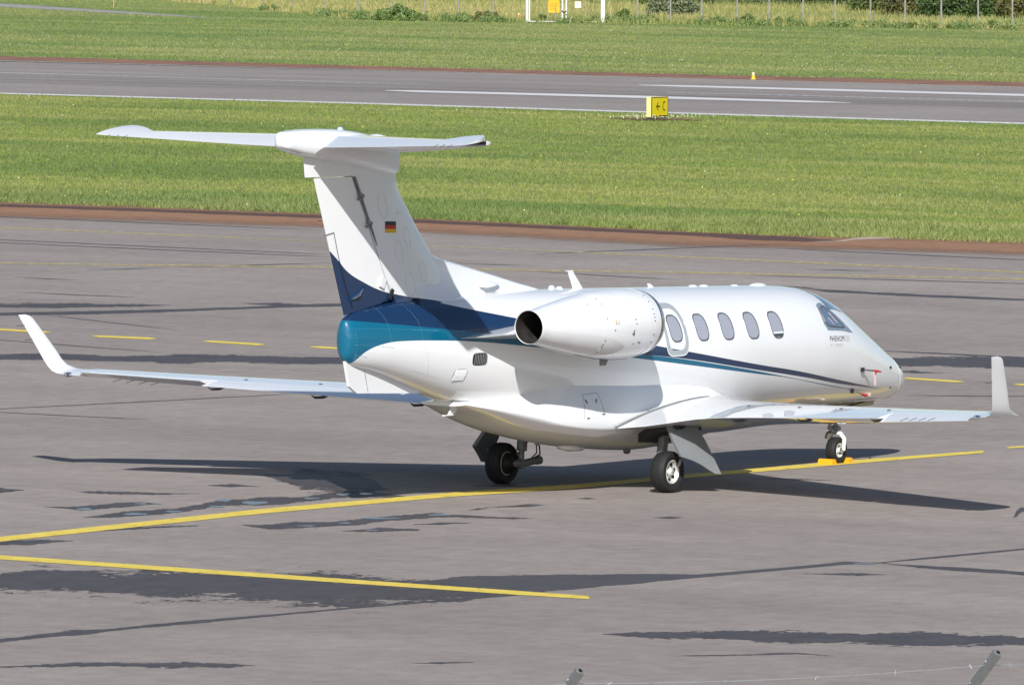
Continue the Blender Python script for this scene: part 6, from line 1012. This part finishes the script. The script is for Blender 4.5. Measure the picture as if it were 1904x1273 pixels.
# ---- taxiway sign  "<- C"
sg = tag(empty('taxiway_sign', (*SIGN, 0)), 'yellow taxiway sign with black arrow and letter C at the runway edge', 'sign'); SW, SH, ST = .97, .62, .17
M_SGY = simple('sign_yellow', (.62, .50, .0), .42, noise=.05, nscale=5); M_SGS = simple('sign_cabinet', (.78, .66, .30), .5); M_BLK = simple('sign_black', (.012, .012, .01), .5)
MB().box((0, 0, .10 + SH / 2), (SW, ST, SH)).build('cabinet', M_SGS, sg, False)
fc = MB().box((0, -ST / 2 - .006, .10 + SH / 2), (SW - .02, .012, SH - .02)).build('face', M_BLK, sg, False)
MB().box((0, -ST / 2 - .014, .10 + SH / 2), (SW - .09, .006, SH - .075)).build('yellow_field', M_SGY, fc, False)
yy = -ST / 2 - .020
MB().prism([(x, yy, .10 + SH / 2 + z) for x, z in ((-.19, .03), (.0, .03), (.0, -.012), (-.19, -.012))], (0, .004, 0)).build('arrow_shaft', M_BLK, fc, False)
MB().prism([(x, yy, .115 + SH / 2 + z) for x, z in ((-.22, -.005), (-.11, .125), (-.085, .105), (-.175, -.005), (-.085, -.115), (-.11, -.135))], (0, .004, 0)).build('arrow_head', M_BLK, fc, False)
V = []; F = []
for k in range(25):
    t = R(48 + 264 * k / 24)
    for r, e in ((.092, .150), (.060, .112)): V += [(.235 + r * math.cos(t), yy, .115 + SH / 2 + e * math.sin(t))]
mbc = MB(); 
for k in range(24): mbc.f.append((2 * k, 2 * k + 2, 2 * k + 3, 2 * k + 1))
mbc.v = V; mbc.build('letter', M_BLK, fc, False)
for sx in (-.36, .36): MB().tube([(sx, 0, -.02), (sx, 0, .10)], .03, 8).build('leg', M_GREYM, sg)
strip('sign_soil', [(SIGN[0] + .9, SIGN[1] + 2.0, SIGN[0] - .7, SIGN[1] + 2.0), (SIGN[0] + 1.4, SIGN[1], SIGN[0] - 1.1, SIGN[1]), (SIGN[0] + .9, SIGN[1] - 1.6, SIGN[0] - .7, SIGN[1] - 1.6)], band_mat('bare_soil', (.20, .13, .085), .95, .1, 2., soft=.4), .03, .6, 1.4)

# ---- runway edge light
rl = tag(empty('runway_light', (*LIGHT, 0)), 'small yellow runway edge light on the rusty far verge', 'light')
M_LY = simple('yellow_housing', (.75, .48, .03), .45)
MB().revolve([(0, .10), (.02, .10), (.05, .07), (.12, .055), (.14, .055)], (0, 0, 0), (0, 0, 1), 14).build('base', M_LY, rl); MB().revolve([(.14, .045), (.17, .055), (.23, .05), (.26, .03), (.265, 0)], (0, 0, 0), (0, 0, 1), 14).build('lens', simple('pale_lens', (.72, .60, .36), .15, coat=1), rl)

# ---- wheel chocks
M_CHK = simple('orange_chock', (.82, .36, .008), .45, noise=.06, nscale=10)
def chock(x, lab, fl):
    o = MB().prism([(fl * a, -.125, z) for a, z in ((-.070, .0), (.070, .0), (.028, .078), (-.028, .078))], (0, .25, 0)).build('wheel_chock', M_CHK, None, False); o.location = (x, -.01, 0); return tag(o, lab, 'chock', 'orange chocks at the nose wheel')
chock(-1.965, 'orange wheel chock wedged behind the nose wheel', 1); chock(-1.52, 'orange wheel chock wedged ahead of the nose wheel', 1)

# ---- near security fence: posts with outrigger arms carrying barbed wire
a0, a1 = [Vector(p) for p in FTOP]
sf = tag(empty('barbed_wire_fence', (a0.x, a0.y, 0)), 'galvanised barbed wire fence with leaning post arms at the lower picture edge', 'fence')
av = Vector((math.sin(YAW) * .52 - math.cos(YAW) * .50, -math.cos(YAW) * .52 - math.sin(YAW) * .50, .80)); rt = Vector((math.sin(YAW), -math.cos(YAW), 0))
step_ = a1 - a0; tops = [a0 - step_, a0, a1, a1 + step_]; o0 = Vector((a0.x, a0.y, 0))
for t in tops:
    t = t - o0; bs = t - av * .95
    po = MB().tube([Vector((bs.x, bs.y, -.1)), bs], .031, 12).build('post', M_GALV, sf)
    arm = []
    f = av.normalized(); sx = rt; sy = f.cross(sx).normalized(); sx = sy.cross(f).normalized()
    prof = [(-.031, -.026), (.031, -.026), (.031, .026), (.019, .026), (.019, -.012), (-.019, -.012), (-.019, .026), (-.031, .026)]
    MB().loft([[p + sx * u + sy * v for u, v in prof] for p in (bs, t)]).build('arm', simple('galvanised_arm', (.17, .175, .17), .5, .1, noise=.08, nscale=14), po)
    MB().tube([t - f * .008, t + f * .004], .028, 12).build('arm_cap', M_GREYM, po); MB().tube([t + f * .005, t + f * .012], .016, 10).build('cap_hole', M_SOOT_SHADE, po)
    for q in (.12, .33, .55): MB().box(t - av * q - rt * .0 + Vector((0, 0, .02)), (.035, .035, .03)).build('wire_clip', M_WHITEP, po)
rb = random.Random(5)
for q in (.12, .33, .55):
    pts = []; m = MB()
    for i in range(3):
        for k in range(24):
            u = k / 24; p = tops[i].lerp(tops[i + 1], u) - o0 - av * q; p.z -= .035 * math.sin(math.pi * u); pts.append(p)
    pts.append(tops[3] - o0 - av * q)
    m.tube(pts, .0026, 5)
    w = m.build('barbed_wire', M_GALV, sf)
    bm_ = MB()
    for i in range(70):
        j = rb.randrange(len(pts) - 1); p = pts[j].lerp(pts[j + 1], rb.random()); dd = Vector((rb.uniform(-1, 1), rb.uniform(-1, 1), rb.uniform(-1, 1))).normalized() * .018
        bm_.tube([p - dd, p + dd], .0022, 4)
    tag(bm_.build('barb', M_GALV, w), kind='stuff')
#@@ENDGROUND
